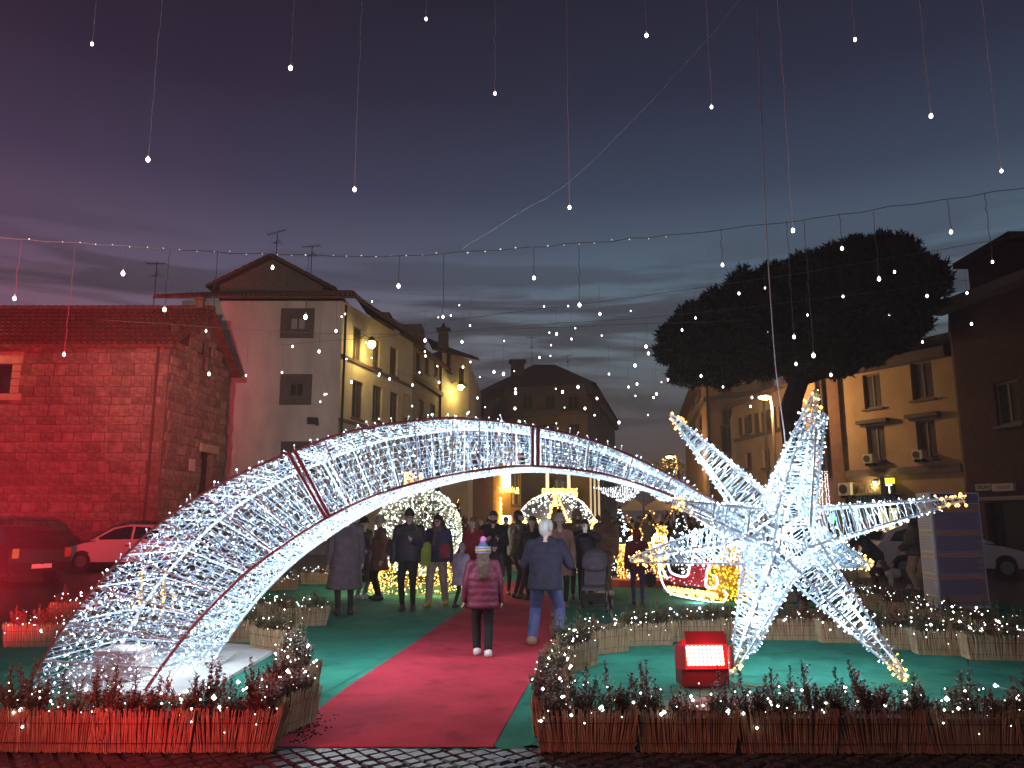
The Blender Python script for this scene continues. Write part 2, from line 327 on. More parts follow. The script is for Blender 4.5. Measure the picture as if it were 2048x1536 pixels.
# ------------------------------------------------------------------ facades
m_glass = mat('dark_window_glass', (.02, .022, .028), .12, spec=.8)
m_frame = mat('window_frame_paint', (.13, .085, .06), .6, .15, 6)
m_shut = mat('brown_shutter', (.045, .026, .018), .7, .25, 12)
m_stonetrim = mat('grey_stone_trim', (.14, .10, .09), .85, .2, 7, .3, 40)
m_tile = mat('terracotta_tile', (.16, .065, .04), .85, .4, 5, .3, 30)
m_dark = mat('dark_iron', (.02, .018, .018), .5)
class Fac:
    def __init__(s, A, B, z0, z1):
        s.A = Vector((A[0], A[1], 0)); s.B = Vector((B[0], B[1], 0)); s.t = (s.B - s.A).normalized(); s.len = (s.B - s.A).length; s.z0 = z0; s.z1 = z1
        s.n = Vector((s.t.y, -s.t.x, 0))
        if s.n.dot(-s.A) < 0: s.n = -s.n
        s.op = []
    def uz(s, px, py):
        d = ray(px, py); o = Vector((0, 0, CAM_H)); k = (s.A - o).dot(s.n) / d.dot(s.n); p = o + d * k; return (p - s.A).dot(s.t), p.z
    def P(s, u, z, d=0.0): return s.A + s.t * u + Vector((0, 0, z)) + s.n * d
    def rect(s, b):   # pixel box -> u0,u1,z0,z1
        x0, y0, x1, y1 = b; cx, cy2 = (x0 + x1) / 2, (y0 + y1) / 2
        u0 = s.uz(x0, cy2)[0]; u1 = s.uz(x1, cy2)[0]; z1 = s.uz(cx, y0)[1]; z0 = s.uz(cx, y1)[1]
        return min(u0, u1), max(u0, u1), z0, z1
    def bx(s, mb, u0, u1, z0, z1, d0, d1, mi=0):
        p = [s.P(u0, z0, d0), s.P(u1, z0, d0), s.P(u1, z0, d1), s.P(u0, z0, d1)]; p += [q + Vector((0, 0, z1 - z0)) for q in p]
        return mb.add(p, [(3, 2, 1, 0), (4, 5, 6, 7), (0, 1, 5, 4), (1, 2, 6, 5), (2, 3, 7, 6), (3, 0, 4, 7)], mi)
    def wall(s, m, parent, name='wall', rev=.22):
        us = sorted({0.0, s.len, *[max(0, min(s.len, u)) for o in s.op for u in o[:2]]}); zs = sorted({s.z0, s.z1, *[z for o in s.op for z in o[2:4]]})
        mb = MB()
        for i in range(len(us) - 1):
            for j in range(len(zs) - 1):
                cu, cz = (us[i] + us[i + 1]) / 2, (zs[j] + zs[j + 1]) / 2
                if us[i + 1] - us[i] < 1e-5 or zs[j + 1] - zs[j] < 1e-5: continue
                if any(o[0] < cu < o[1] and o[2] < cz < o[3] for o in s.op): continue
                mb.quad(s.P(us[i], zs[j]), s.P(us[i + 1], zs[j]), s.P(us[i + 1], zs[j + 1]), s.P(us[i], zs[j + 1]))
        for o in s.op:
            a0, a1, b0, b1 = o[:4]
            for (q, r_) in (((a0, b0), (a1, b0)), ((a1, b0), (a1, b1)), ((a1, b1), (a0, b1)), ((a0, b1), (a0, b0))):
                mb.quad(s.P(*q), s.P(*r_), s.P(*r_, -rev), s.P(*q, -rev))
        return mb.build(name, m, parent)
    def window(s, b, parent, style='shutter', px=True, rev=.16, surround=None, sill=True, pane=None):
        u0, u1, z0, z1 = s.rect(b) if px else b
        s.op.append((u0, u1, z0, z1)); w = u1 - u0; h = z1 - z0; fw = min(.09, w * .1)
        mb = MB()
        for q in ((u0, u0 + fw, z0, z1), (u1 - fw, u1, z0, z1), (u0 + fw, u1 - fw, z0, z0 + fw), (u0 + fw, u1 - fw, z1 - fw, z1), ((u0 + u1) / 2 - fw / 2, (u0 + u1) / 2 + fw / 2, z0 + fw, z1 - fw)):
            s.bx(mb, *q, -rev, -rev + .06)
        o = mb.build('window', m_frame, parent); mid = (u0 + u1) / 2
        for q in ((u0 + fw, mid - fw / 2), (mid + fw / 2, u1 - fw)):
            if style == 'closed':
                mbb = MB(); s.bx(mbb, q[0], q[1], z0 + fw, z1 - fw, -rev + .005, -rev + .02)
                nsl = max(3, int(h / .16))
                for k in range(nsl):
                    zz = z0 + fw + (k + .5) * (h - 2 * fw) / nsl; s.bx(mbb, q[0] + .05, q[1] - .05, zz - .03, zz + .02, -rev + .02, -rev + .05)
                mbb.build('shutter', m_shut, o)
            else:
                mbb = MB(); s.bx(mbb, q[0], q[1], z0 + fw, z1 - fw, -rev + .01, -rev + .025); mbb.build('pane', pane or m_glass, o)
        if style == 'open':
            for k, (a0, a1) in enumerate(((u0 - w * .46, u0 - .01), (u1 + .01, u1 + w * .46))):
                mbb = MB(); s.bx(mbb, a0, a1, z0, z1, .02, .06)
                for q in range(6):
                    zz = z0 + (q + .5) * h / 6; s.bx(mbb, a0 + .05, a1 - .05, zz - h * .05, zz + h * .04, .06, .075)
                mbb.build('shutter', m_shut, o)
        if surround:
            t = surround; mbb = MB()
            for q in ((u0 - t, u0, z0 - t, z1 + t), (u1, u1 + t, z0 - t, z1 + t), (u0, u1, z1, z1 + t), (u0, u1, z0 - t, z0)): s.bx(mbb, *q, -.02, .05)
            mbb.build('surround', m_stonetrim, o)
        elif sill:
            mbb = MB(); s.bx(mbb, u0 - .1, u1 + .1, z0 - .09, z0, -.02, .12); mbb.build('sill', m_stonetrim, o)
        return o
    def strip(s, name, z0, z1, d, m, parent, u0=None, u1=None, label=None):
        mb = MB(); s.bx(mb, 0 if u0 is None else u0, s.len if u1 is None else u1, z0, z1, -.03, d); return mb.build(name, m, parent, label=label)
    def rot(s): return (R(90), 0, math.atan2(s.t.y, s.t.x) if s.t.cross(Vector((0, 0, 1))).dot(s.n) > 0 else math.atan2(-s.t.y, -s.t.x))
def xy(px, Y, py=1041):  # ground-plan point below the pixel px,py at depth Y
    p = at(px, py, Y); return (p.x, p.y)
def tiled_slope(name, e0, e1, r0, r1, parent, pitch=.21, m=None, objs=False, over=.0):
    """covered tile courses between the eave e0-e1 and the ridge r0-r1"""
    e0, e1, r0, r1 = map(Vector, (e0, e1, r0, r1)); n = max(2, int((e1 - e0).length / pitch)); base = MB(); base.add([e0, e1, r1, r0, e0 - Vector((0, 0, .12)), e1 - Vector((0, 0, .12)), r1 - Vector((0, 0, .12)), r0 - Vector((0, 0, .12))],
        [(0, 1, 2, 3), (7, 6, 5, 4), (0, 4, 5, 1), (2, 6, 7, 3), (1, 5, 6, 2), (3, 7, 4, 0)])
    o = base.build(name, m or m_tile, parent)
    mb = MB(); nrm = (e1 - e0).cross(r0 - e0).normalized()
    if nrm.z < 0: nrm = -nrm
    t = (e1 - e0).normalized()
    for k in range(n):
        f = (k + .5) / n; a0 = e0.lerp(e1, f); b0 = r0.lerp(r1, f); steps = max(2, int((b0 - a0).length / .42))
        cm = mb if not objs else MB()
        for q in range(steps):
            p = a0.lerp(b0, q / steps); p2 = a0.lerp(b0, (q + 1.12) / steps); vs = []
            for (pp, rad, lift) in ((p, .085, .025), (p2, .07, .0)):
                for j in range(5):
                    an = math.pi * j / 4; vs.append(pp + t * math.cos(an) * rad + nrm * (math.sin(an) * rad + lift))
            cm.add(vs, [(j, j + 1, 6 + j, 5 + j) for j in range(4)] + [(0, 1, 2, 3, 4)])
        if objs: cm.build('tile_row', m or m_tile, o)
    if not objs: mb.build('tiles', m or m_tile, o, kind='stuff')
    return o
def solid(parent, pts, z0, z1, m, name='back_wall'):
    """closes a building behind its facades: open chain of plan points"""
    mb = MB()
    for i in range(len(pts) - 1):
        a, b = pts[i], pts[i + 1]; mb.quad((*a, z0), (*b, z0), (*b, z1), (*a, z1))
    return mb.build(name, m, parent)
def cap(parent, pts, z, m, name='flat_roof'):
    return MB().prism([(p[0], p[1]) for p in pts], z, z + .18).build(name, m, parent)
def antenna(loc, h, label, tilt=0):
    t = thing('roof_antenna', label, 'antenna', loc, 0, 'roof antennas'); x, y, z = loc
    MB().tube((x, y, z - .3), (x, y, z + h), .025).build('mast', m_dark, t)
    mb = MB(); z2 = z + h * .95
    mb.tube((x - .6, y, z2), (x + .5, y, z2 + tilt), .018)
    for k in range(6):
        q = -.55 + k * .2; mb.tube((x + q, y - .3, z2 + tilt * (q + .6)), (x + q, y + .3, z2 + tilt * (q + .6)), .012)
    for k in range(3): mb.tube((x - .35 + k * .1, y, z + h * .62), (x + .35 - k * .1, y, z + h * .62 + .14 * k), .014)
    mb.build('aerial', m_dark, t); return t
# ------------------------------------------------------------------ church
m_stone = mat('church_stone', (.25, .19, .145), .92, .4, 3, .9, 9)
m_mortar = mat('church_mortar', (.19, .145, .11), .95, .3, 6, .4, 40)
m_cream = mat('cream_stone', (.50, .42, .28), .85, .15, 6, .3, 30)
YC0, YC1, XC, ZE, ZR = 30.0, 35.7, -13.6, 8.65, 10.62
ch = thing('church', 'old rough stone church with tiled gable roof at the left', 'church', (XC - 5, 32, 0))
f1 = Fac((-32, YC0), (XC, YC0), -.02, ZE); f2 = Fac((XC, YC0), (XC + .3, YC1), -.02, ZE)
wd = f1.rect((-18, 729, 24, 787)); f1.op.append(wd); dd = f2.rect((399, 905, 424, 1012)); f2.op.append(dd); sl = f2.rect((408, 682, 417, 744)); f2.op.append(sl)
w1 = f1.wall(m_mortar, ch, 'side_wall', .35); w2 = f2.wall(m_mortar, ch, 'gable_wall', .35)
mb = MB(); mid = f2.len / 2
mb.add([f2.P(0, ZE), f2.P(f2.len, ZE), f2.P(mid, ZR - .1)], [(0, 1, 2)]); mb.build('gable_top', m_mortar, ch)
def stone_mesh():
    bm = bmesh.new(); bmesh.ops.create_cube(bm, size=1.0)
    for v in bm.verts: v.co.x *= 1 + random.uniform(-.05, .05); v.co.z *= 1 + random.uniform(-.08, .08)
    bmesh.ops.bevel(bm, geom=list(bm.edges), offset=.07, segments=1, affect='EDGES')
    for v in bm.verts: v.co += Vector((random.uniform(-.02, .02), random.uniform(-.04, .04), random.uniform(-.02, .02)))
    me = bpy.data.meshes.new('stone'); bm.to_mesh(me); bm.free(); me.materials.append(m_stone); return me
SM = [stone_mesh() for _ in range(8)]
t_ = m_stone.node_tree; b_n = t_.nodes['Principled BSDF']; oi = t_.nodes.new('ShaderNodeObjectInfo'); mr_ = t_.nodes.new('ShaderNodeMapRange'); mr_.inputs[3].default_value = .74; mr_.inputs[4].default_value = 1.2; t_.links.new(oi.outputs['Random'], mr_.inputs[0])
vm = t_.nodes.new('ShaderNodeVectorMath'); vm.operation = 'SCALE'; t_.links.new(b_n.inputs['Base Color'].links[0].from_socket, vm.inputs[0]); t_.links.new(mr_.outputs[0], vm.inputs['Scale']); t_.links.new(vm.outputs[0], b_n.inputs['Base Color'])
cand = []
def courses(f, par, umin, umax, gable=False):
    z = 1.2
    while z < (ZR if gable else ZE) - .2:
        h = random.uniform(.26, .46); u = umin + random.uniform(0, .3)
        while u < umax:
            w = random.uniform(.28, .80); cu, cz = u + w / 2, z + h / 2
            lim = ZE if not gable else ZR - .1 - abs(cu - mid) * (ZR - ZE) / mid - .25
            if cz + h / 2 < max(lim, ZE if not gable else 0) + (0 if gable else 0) and cz + h / 2 < lim and cu + w / 2 < umax + .1 and not any(o[0] - w * .45 < cu < o[1] + w * .45 and o[2] - h * .4 < cz < o[3] + h * .4 for o in f.op):
                cand.append((f, par, cu, cz, w, h))
            u += w + .03
        z += h + .03
courses(f1, w1, f1.len - 8.2, f1.len - .05); courses(f2, w2, .05, f2.len, True)
random.shuffle(cand); rest = MB()
for k, (f, par, cu, cz, w, h) in enumerate(cand):
    if k < 300:
        o = link('stone', SM[k % 8], par); o.location = f.P(cu, cz, .01 + random.uniform(-.02, .025)); o.rotation_euler = (0, 0, math.atan2(f.t.y, f.t.x)); o.scale = (w * 1.02, .11, h * 1.03)
    else: f.bx(rest, cu - w / 2 + .01, cu + w / 2 - .01, cz - h / 2 + .01, cz + h / 2 - .01, -.05, .045 + random.uniform(-.02, .02))
rest.build('stones', m_stone, ch, kind='stuff')
# window with pale dressed jambs
u0, u1, z0, z1 = wd; mb = MB()
for k in range(4): f1.bx(mb, u1 + .02, u1 + .36, z0 + k * (z1 - z0) / 4 + .015, z0 + (k + 1) * (z1 - z0) / 4 - .015, -.1, .09)
f1.bx(mb, u0 - .4, u1 + .42, z1 + .02, z1 + .5, -.1, .1); f1.bx(mb, u0 - .4, u1 + .5, z0 - .28, z0 - .02, -.1, .12)
cw = mb.build('window', m_cream, ch, label='pale dressed stone window surround'); mb = MB(); f1.bx(mb, u0, u1, z0, z1, -.34, -.3); mb.build('pane', m_glass, cw)
u0, u1, z0, z1 = dd; mb = MB(); f2.bx(mb, u0, u1, 0, z1, -.34, -.28); dr = mb.build('door', mat('old_door', (.05, .03, .02), .8, .3, 20), ch); mb = MB(); f2.bx(mb, u0 - .25, u1 + .25, z1, z1 + .35, -.02, .12); mb.build('lintel', m_cream, dr)
u0, u1, z0, z1 = sl; mb = MB(); f2.bx(mb, u0, u1, z0, z1, -.33, -.3); mb.build('slit_window', m_dark, ch)
u0, u1, z0, z1 = f2.rect((373, 918, 384, 942)); mb = MB(); f2.bx(mb, u0, u1, z0, z1, .1, .14); mb.build('notice_board', mat('notice_white', (.6, .55, .5), .6), ch)
ov = .45
tiled_slope('roof', (-32, YC0 - ov, ZE - .25), (XC + .35, YC0 - ov, ZE - .25), (-32, (YC0 + YC1) / 2, ZR + .1), (XC + .55, (YC0 + YC1) / 2, ZR + .1), ch, .24)
tiled_slope('roof', (-32, YC1 + ov, ZE - .25), (XC + .75, YC1 + ov, ZE - .25), (-32, (YC0 + YC1) / 2, ZR + .1), (XC + .55, (YC0 + YC1) / 2, ZR + .1), ch, .24)
mb = MB()
for k in range(60):
    x = XC + .55 - k * .32; mb.tube((x, 32.85, ZR + .12), (x - .34, 32.85, ZR + .16), .13, 7)
mb.build('ridge_tiles', m_tile, ch, kind='stuff')
mb = MB(); mb.box((XC + .1, 32.4, ZR + .2), (.3, .3, .4)).box((XC + .1, 32.4, ZR + .42), (.4, .4, .07)).build('chimney', m_mortar, ch)
solid(ch, [(XC + .3, YC1), (-32, YC1), (-32, YC0)], -.02, ZE, m_mortar)
mb = MB(); p = f1.P(f1.len - .35, 0, .2); mb.tube((p.x, p.y, 0), (p.x, p.y, ZE - .3), .05, 6); mb.build('downpipe', mat('old_copper', (.10, .06, .045), .5), ch)
# ------------------------------------------------------------------ tall white house with a long side on the street
m_plaster = mat('pale_plaster', (.60, .52, .47), .9, .16, 1.2, .15, 30, stretch=(1, 1, .35))
m_plaster2 = mat('cream_plaster', (.58, .50, .36), .9, .12, 1.5, .15, 30)
hs = thing('town_house', 'tall pale plaster house with two small square windows behind the church', 'house', (-11, 42, 0))
Y1 = 38.0; A = xy(362, Y1, 620); B = xy(685, Y1, 620); Cc = xy(826, 47.5, 720); ZT = 12.6
fa = Fac(A, B, -.02, ZT); fb = Fac(B, Cc, -.02, ZT)
for b in ((578, 633, 612, 660), (577, 765, 607, 793), (578, 900, 615, 935)): fa.window(b, hs, 'pane' if b[1] < 700 else 'closed', surround=.42, pane=mat('pale_blind', (.42, .34, .33), .8))
for b in ((706, 655, 724, 722), (746, 680, 760, 735), (780, 695, 795, 752), (704, 762, 726, 838), (745, 772, 764, 842), (780, 785, 796, 846)): fb.window(b, hs, 'pane' if b[1] > 700 else 'closed')
fa.wall(m_plaster, hs); fb.wall(m_plaster2, hs, 'street_wall')
fb.strip('string_course', *sorted((fb.uz(700, 716)[1], fb.uz(700, 722)[1])), .1, m_stonetrim, hs); fb.strip('string_course', fb.uz(700, 848)[1], fb.uz(700, 842)[1], .12, m_stonetrim, hs)
bk = (Cc[0] - 9, Cc[1] + 2); solid(hs, [Cc, bk, (A[0], Y1 + 11), A], 0, ZT, m_plaster)
e = 1.0; ra = at(340, 590, Y1 - e)
tiled_slope('roof', (A[0] - 1.0, Y1 - e, ZT - .05), (B[0] + .8, Y1 - e, ZT - .05), (A[0] + 2.5, Y1 + 5, ZT + 2.0), (B[0] - .6, Y1 + 5, ZT + 2.0), hs, .24)
tiled_slope('roof', (B[0] + .8, Y1 - e, ZT - .05), (Cc[0] + .8, Cc[1], ZT - .05), (B[0] - .6, Y1 + 5, ZT + 2.0), (Cc[0] - 3.0, Cc[1], ZT + 2.0), hs, .24)
# raised loft with its own gable
p0 = at(440, 570, Y1 + 4); p1 = at(545, 518, Y1 + 4); p2 = at(645, 572, Y1 + 4); dz = 4.5
mb = MB(); mb.extr([p0 + Vector((0, 0, -1.5)), p2 + Vector((0, 0, -1.5)), p2, p1, p0], (0, dz, 0)); mb.build('loft', m_mortar, hs)
tiled_slope('loft_roof', p0 + Vector((-.6, -.5, -.15)), p0 + Vector((-.6, dz, -.15)), p1 + Vector((0, -.5, .15)), p1 + Vector((0, dz, .15)), hs, .24)
tiled_slope('loft_roof', p2 + Vector((.8, -.5, -.25)), p2 + Vector((.8, dz, -.25)), p1 + Vector((0, -.5, .15)), p1 + Vector((0, dz, .15)), hs, .24)
mb = MB(); p = fb.P(.15, 0, .12); mb.tube((p.x, p.y, 3), (p.x, p.y, ZT - .2), .07, 6); mb.build('downpipe', m_dark, hs)
q = fa.P(*fa.uz(628, 843), .3); mb = MB(); mb.box(q, (.5, .35, .3), .4).box(q + Vector((.2, .2, -.15)), (.12, .4, .12)); mb.build('floodlight', m_dark, hs)
antenna(at(552, 518, Y1 + 6), 1.6, 'tilted roof antenna above the peak of the loft', .3); antenna(at(622, 545, Y1 + 7), 1.7, 'small roof antenna right of the loft peak', .1); antenna(at(308, 600, 41), 2.2, 'tall roof antenna behind the church ridge', 0)
def wall_lamp(px, py, fac, label, energy, col=(1, .72, .22)):
    u, z = fac.uz(px, py); p = fac.P(u, z, .75); q = fac.P(u, z + .35, 0)
    t = thing('wall_lamp', label, 'lamp', tuple(q), 0, 'yellow lamps on the houses')
    MB().path([q, fac.P(u, z + .5, .35), fac.P(u, z + .3, .7)], .025, 5).build('bracket', m_dark, t)
    mb = MB(); mb.tube(p + Vector((0, 0, .42)), p + Vector((0, 0, .16)), .06, 10, r1=.24); mb.build('shade', m_dark, t)
    MB().ball(p, .22, 10, 8).build('bulb', emit('sodium_bulb', (1, .75, .22), 12), t)
    lamp('wall_lamp_light', p + fac.n * .1 + Vector((0, 0, -.26)), energy, col, .12, t); return t
wall_lamp(717, 690, fb, 'bright yellow lamp high on the pale street house', 260)
# ------------------------------------------------------------------ next houses down the street
h2 = thing('town_house', 'dim street house with roof terrace between two lit houses', 'house', (-6, 50, 0))
D = xy(886, 55.0, 740); f = Fac(Cc, D, 0, 12.4)
for b in ((832, 705, 842, 745), (850, 712, 858, 748), (868, 722, 876, 755), (810, 790, 820, 838), (838, 800, 848, 840), (860, 808, 870, 842)): f.window(b, h2, 'closed')
f.wall(mat('dull_plaster', (.30, .24, .20), .9, .12, 2), h2); f.strip('cornice', f.uz(850, 775)[1], f.uz(850, 766)[1], .25, m_stonetrim, h2)
solid(h2, [D, (D[0] - 8, D[1]), bk], 0, 12.4, m_mortar)
tiled_slope('roof', (Cc[0] + .6, Cc[1], 12.3), (D[0] + .6, D[1], 12.3), (Cc[0] - 4, Cc[1] + 1, 14.2), (D[0] - 4, D[1] + 1, 14.2), h2, .26)
for (x0, y0, x1, y1, YY) in ((742, 624, 778, 662, 47), (800, 648, 842, 700, 52)):
    p = at(x0, y0, YY); q = at(x1, y1, YY); MB().box(((p.x + q.x) / 2, YY + 1, (p.z + q.z) / 2), (q.x - p.x, 2, p.z - q.z)).build('roof_room', m_mortar, h2)
mb = MB(); a0 = at(778, 632, 47); b0 = at(815, 655, 49)
for k in range(7):
    p = a0.lerp(b0, k / 6); mb.tube(p, p - Vector((0, 0, 1.0)), .02, 4)
mb.path([a0, b0], .025, 4).path([a0 - Vector((0, 0, .4)), b0 - Vector((0, 0, .4))], .015, 4); mb.build('terrace_railing', m_dark, h2)
h3 = thing('town_house', 'pale street house with curled eave corner lit by a yellow lamp', 'house', (-3, 58, 0))
A3 = xy(884, 54.0, 720); B3 = xy(938, 57.5, 740); C3 = xy(962, 74, 800)
f = Fac(A3, B3, 0, 13.6); f.window((893, 705, 902, 745), h3, 'closed'); f.window((918, 735, 930, 768), h3, 'closed'); f.wall(m_plaster2, h3); H3F = f
g3 = Fac(B3, C3, 0, 13.6); g3.wall(m_plaster, h3, 'street_wall'); solid(h3, [C3, (C3[0] - 9, C3[1]), (A3[0] - 4, A3[1] + 6), A3], 0, 13.6, m_mortar)
tiled_slope('roof', (A3[0] - .6, A3[1] - .9, 13.5), (B3[0] + .8, B3[1] - .8, 13.5), (A3[0] - 1.6, A3[1] + 5, 15.6), (B3[0] - 1.5, B3[1] + 6, 15.6), h3, .26)
p = at(887, 672, 55); mb = MB(); mb.box(p - Vector((0, 0, .4)), (.7, .7, 1.6)).box(p + Vector((0, 0, .45)), (1.0, 1.0, .14)).tube(p + Vector((0, 0, .5)), p + Vector((0, 0, 1.0)), .35, 6, r1=.02); mb.build('chimney', m_mortar, h3)
wall_lamp(903, 776, H3F, 'yellow lamp on the curled-eave house above the arch', 220)
# ------------------------------------------------------------------ building closing the street
cb = thing('palazzo', 'dark palazzo with hipped roof closing the end of the street', 'building', (4, 80, 0))
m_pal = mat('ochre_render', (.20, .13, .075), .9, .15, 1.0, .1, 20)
A = xy(1012, 76); B = xy(1178, 73); C2 = xy(1234, 104); A0 = xy(925, 84)
f = Fac(A, B, 0, 14.4); r_ = Fac(B, C2, 0, 14.4); l_ = Fac(A0, A, 0, 14.4)
for b in ((1045, 791, 1065, 818), (1090, 791, 1110, 818), (1135, 791, 1156, 818), (1083, 847, 1110, 880), (1136, 847, 1160, 880), (1040, 847, 1064, 880)): f.window(b, cb, 'closed' if b[1] < 830 else 'pane')
lit = mat('jamb_painted_lit', (.75, .7, .6), .7)
f.window((1098, 952, 1138, 984), cb, 'pane', surround=.25)
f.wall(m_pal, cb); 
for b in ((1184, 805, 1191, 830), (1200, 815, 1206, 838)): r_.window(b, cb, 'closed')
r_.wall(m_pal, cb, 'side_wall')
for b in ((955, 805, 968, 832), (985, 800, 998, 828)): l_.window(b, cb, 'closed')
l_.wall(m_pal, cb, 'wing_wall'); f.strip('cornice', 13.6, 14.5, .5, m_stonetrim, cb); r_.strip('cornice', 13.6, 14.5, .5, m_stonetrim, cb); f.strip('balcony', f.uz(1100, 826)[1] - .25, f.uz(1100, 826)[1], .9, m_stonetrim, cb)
solid(cb, [C2, (A0[0], 112), A0], 0, 14.4, m_mortar)
zr = at(1090, 729, 84).z; q0 = at(1068, 729, 84); q1 = at(1110, 729, 84)
mb = MB(); e_ = [(A0[0] - .5, A0[1] - .5, 14.45), (A[0], A[1] - 1, 14.45), (B[0] + .8, B[1] - .8, 14.45), (C2[0] + .8, C2[1], 14.45), (A0[0], 112, 14.45), tuple(q0), tuple(q1), (q1.x, 100, zr), (q0.x, 100, zr)]
mb.add(e_, [(0, 1, 5), (1, 2, 6, 5), (2, 3, 7, 6), (3, 4, 8, 7), (4, 0, 5, 8), (5, 6, 7, 8)]); mb.build('roof', m_tile, cb)
p = at(1035, 740, 80); MB().box(p, (1.4, 1.2, 1.6)).box(p + Vector((0, 0, .9)), (1.8, 1.5, .2)).build('chimney', m_mortar, cb)
antenna(at(1064, 735, 80), 3.4, 'tall antenna mast on the palazzo roof', 0); antenna(at(1136, 745, 80), 1.8, 'low antenna on the palazzo roof right of its ridge', .2)
# pale vertical pilasters at street level, their lit look put in as emission
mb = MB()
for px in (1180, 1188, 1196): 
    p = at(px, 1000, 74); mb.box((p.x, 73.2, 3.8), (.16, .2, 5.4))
mb.build('painted_lit_pilaster', emit('pilaster_painted_glow', (1, .78, .42), .55), cb)
# ochre shop corner
sh = thing('shop_building', 'ochre shop corner lit gold by a glowing sign and garland', 'building', (0, 66, 0))
A = xy(900, 60); B = xy(1042, 71); f = Fac(A, B, 0, 9.2)
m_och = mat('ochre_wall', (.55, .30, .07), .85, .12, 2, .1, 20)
dw = f.rect((1003, 1031, 1025, 1075)); f.op.append(dw); f.window((1052 - 28, 945, 1038, 1010), sh, 'pane', surround=.2); f.wall(m_och, sh)
solid(sh, [B, (B[0] - 2, 86), (A[0] - 2, 76), A], 0, 9.2, m_mortar); cap(sh, [A, B, (B[0] - 2, 86), (A[0] - 2, 76)], 9.2, m_stonetrim)
u0, u1, z0, z1 = dw; mb = MB(); f.bx(mb, u0, u1, z0, z1, -.2, -.15); mb.build('shop_window', emit('shop_glow', (1, .85, .5), 3.0), sh)
u0, u1, z0, z1 = f.rect((1000, 944, 1015, 975)); mb = MB(); f.bx(mb, u0, u1, z0, z1, .15, .3); mb.build('light_box', emit('lightbox', (1, .95, .55), 4.0), sh); lamp('light_box_light', f.P((u0 + u1) / 2, z0 - .3, 1.2), 120, (1, .72, .25), .4, sh)
mb = MB(); f.bx(mb, f.uz(905, 1000)[0], f.uz(985, 1000)[0], 0, 8.9, .02, .06); mb.build('dark_render_panel', mat('russet_render', (.20, .075, .04), .9, .15, 2), sh)
pts = []
for k in range(150):
    u = random.uniform(f.uz(992, 980)[0], f.uz(1030, 980)[0]); z = f.uz(1010, 981)[1] + random.gauss(0, .12); pts.append(f.P(u, z, .25 + random.uniform(0, .2)))
for k in range(150):
    z = random.uniform(.6, f.uz(996, 995)[1]); pts.append(f.P(f.uz(996, 1020)[0] + random.gauss(0, .12), z, .25))
leds('garland_lights', pts, emit('led_gold', (1, .62, .12), 6), .05, sh)
q = f.P(*f.uz(906, 977), .4); o = MB().tube(q, q + f.n * .05, .42, 16).build('road_sign', mat('sign_back', (.05, .04, .045), .5)); tag(o, 'round road sign seen from behind near the bauble', 'sign')
MB().tube((q.x, q.y - .03, 0), (q.x, q.y - .03, q.z - .3), .04, 6).build('post', m_dark, o)
# shop front with gold lights in front of the palazzo
gs = thing('gold_hoarding', 'gold light encrusted shop front panel with pale name sign', 'shop front', tuple(at(1110, 1041, 72)))
p0 = at(1084, 977, 72); p1 = at(1155, 1012, 72); w = p1.x - p0.x
MB().box(((p0.x + p1.x) / 2, 72.15, (p0.z + p1.z) / 2), (w, .2, p0.z - p1.z)).build('panel', mat('panel_gold', (.35, .2, .04), .6), gs)
pts = []
while len(pts) < 1100:
    x = random.random(); z = random.random()
    if any(abs(x - c) < .055 and .28 < z < .68 for c in (.3, .7)): continue
    pts.append((p0.x + x * w, 72.0 + random.uniform(-.08, 0), p1.z + z * (p0.z - p1.z)))
leds('gold_lights', pts, MATS['led_gold'], .045, gs)
s0 = at(1093, 989, 71.8); s1 = at(1140, 995, 71.8); MB().box(((s0.x + s1.x) / 2, 71.85, (s0.z + s1.z) / 2 - .1), (s1.x - s0.x + .3, .1, .62)).build('sign_board', mat('sign_teal', (.05, .07, .06), .5), gs)
text('sign_lettering', 'SAN BARTOLOMEO', .42, ((s0.x + s1.x) / 2, 71.78, (s0.z + s1.z) / 2 - .1), (R(90), 0, 0), emit('sign_white', (.85, .95, .8), 1.6), gs, sx=.62)
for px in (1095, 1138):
    p = at(px, 965, 72.3); MB().box((p.x, 72.6, p.z), (.3, .15, 2.0)).build('jamb_painted_lit', emit('jamb_painted_glow', (1, .86, .65), .9), gs)  # light falling on the jambs is put in as their own emission
lamp('shop_front_light', ((p0.x + p1.x) / 2, 69.5, 4.2), 140, (1, .66, .22), .5, gs)
# ------------------------------------------------------------------ right-hand houses
m_yel = mat('yellow_render', (.43, .28, .15), .9, .12, 1.1, .12, 25)
m_yel2 = mat('orange_render', (.42, .26, .13), .9, .12, 1.1, .12, 25)
b1 = thing('town_house', 'farther tall ochre house with string courses behind the street lamp', 'house', (14, 55, 0))
A = xy(1412, 52, 800); B = xy(1550, 48, 800); C1 = xy(1368, 76, 820); f = Fac(A, B, 0, 11.4); s_ = Fac(C1, A, 0, 11.4)
for b in ((1441, 756, 1461, 786), (1444, 814, 1464, 850), (1442, 852, 1466, 905), (1520, 745, 1545, 775)): f.window(b, b1, 'closed')
f.wall(m_yel2, b1)
for b in ((1396, 775, 1402, 800), (1384, 790, 1389, 815), (1397, 830, 1404, 865), (1385, 845, 1391, 872)): s_.window(b, b1, 'closed')
s_.wall(m_yel2, b1, 'side_wall')
for ff in (f, s_): ff.strip('string_course', 9.55, 9.85, .14, m_stonetrim, b1); ff.strip('eave', 11.2, 11.5, .7, m_stonetrim, b1)
cap(b1, [A, B, (B[0] + 3, 70), C1], 11.45, m_tile, 'roof'); solid(b1, [B, (B[0] + 3, 70), C1], 0, 11.4, m_mortar)
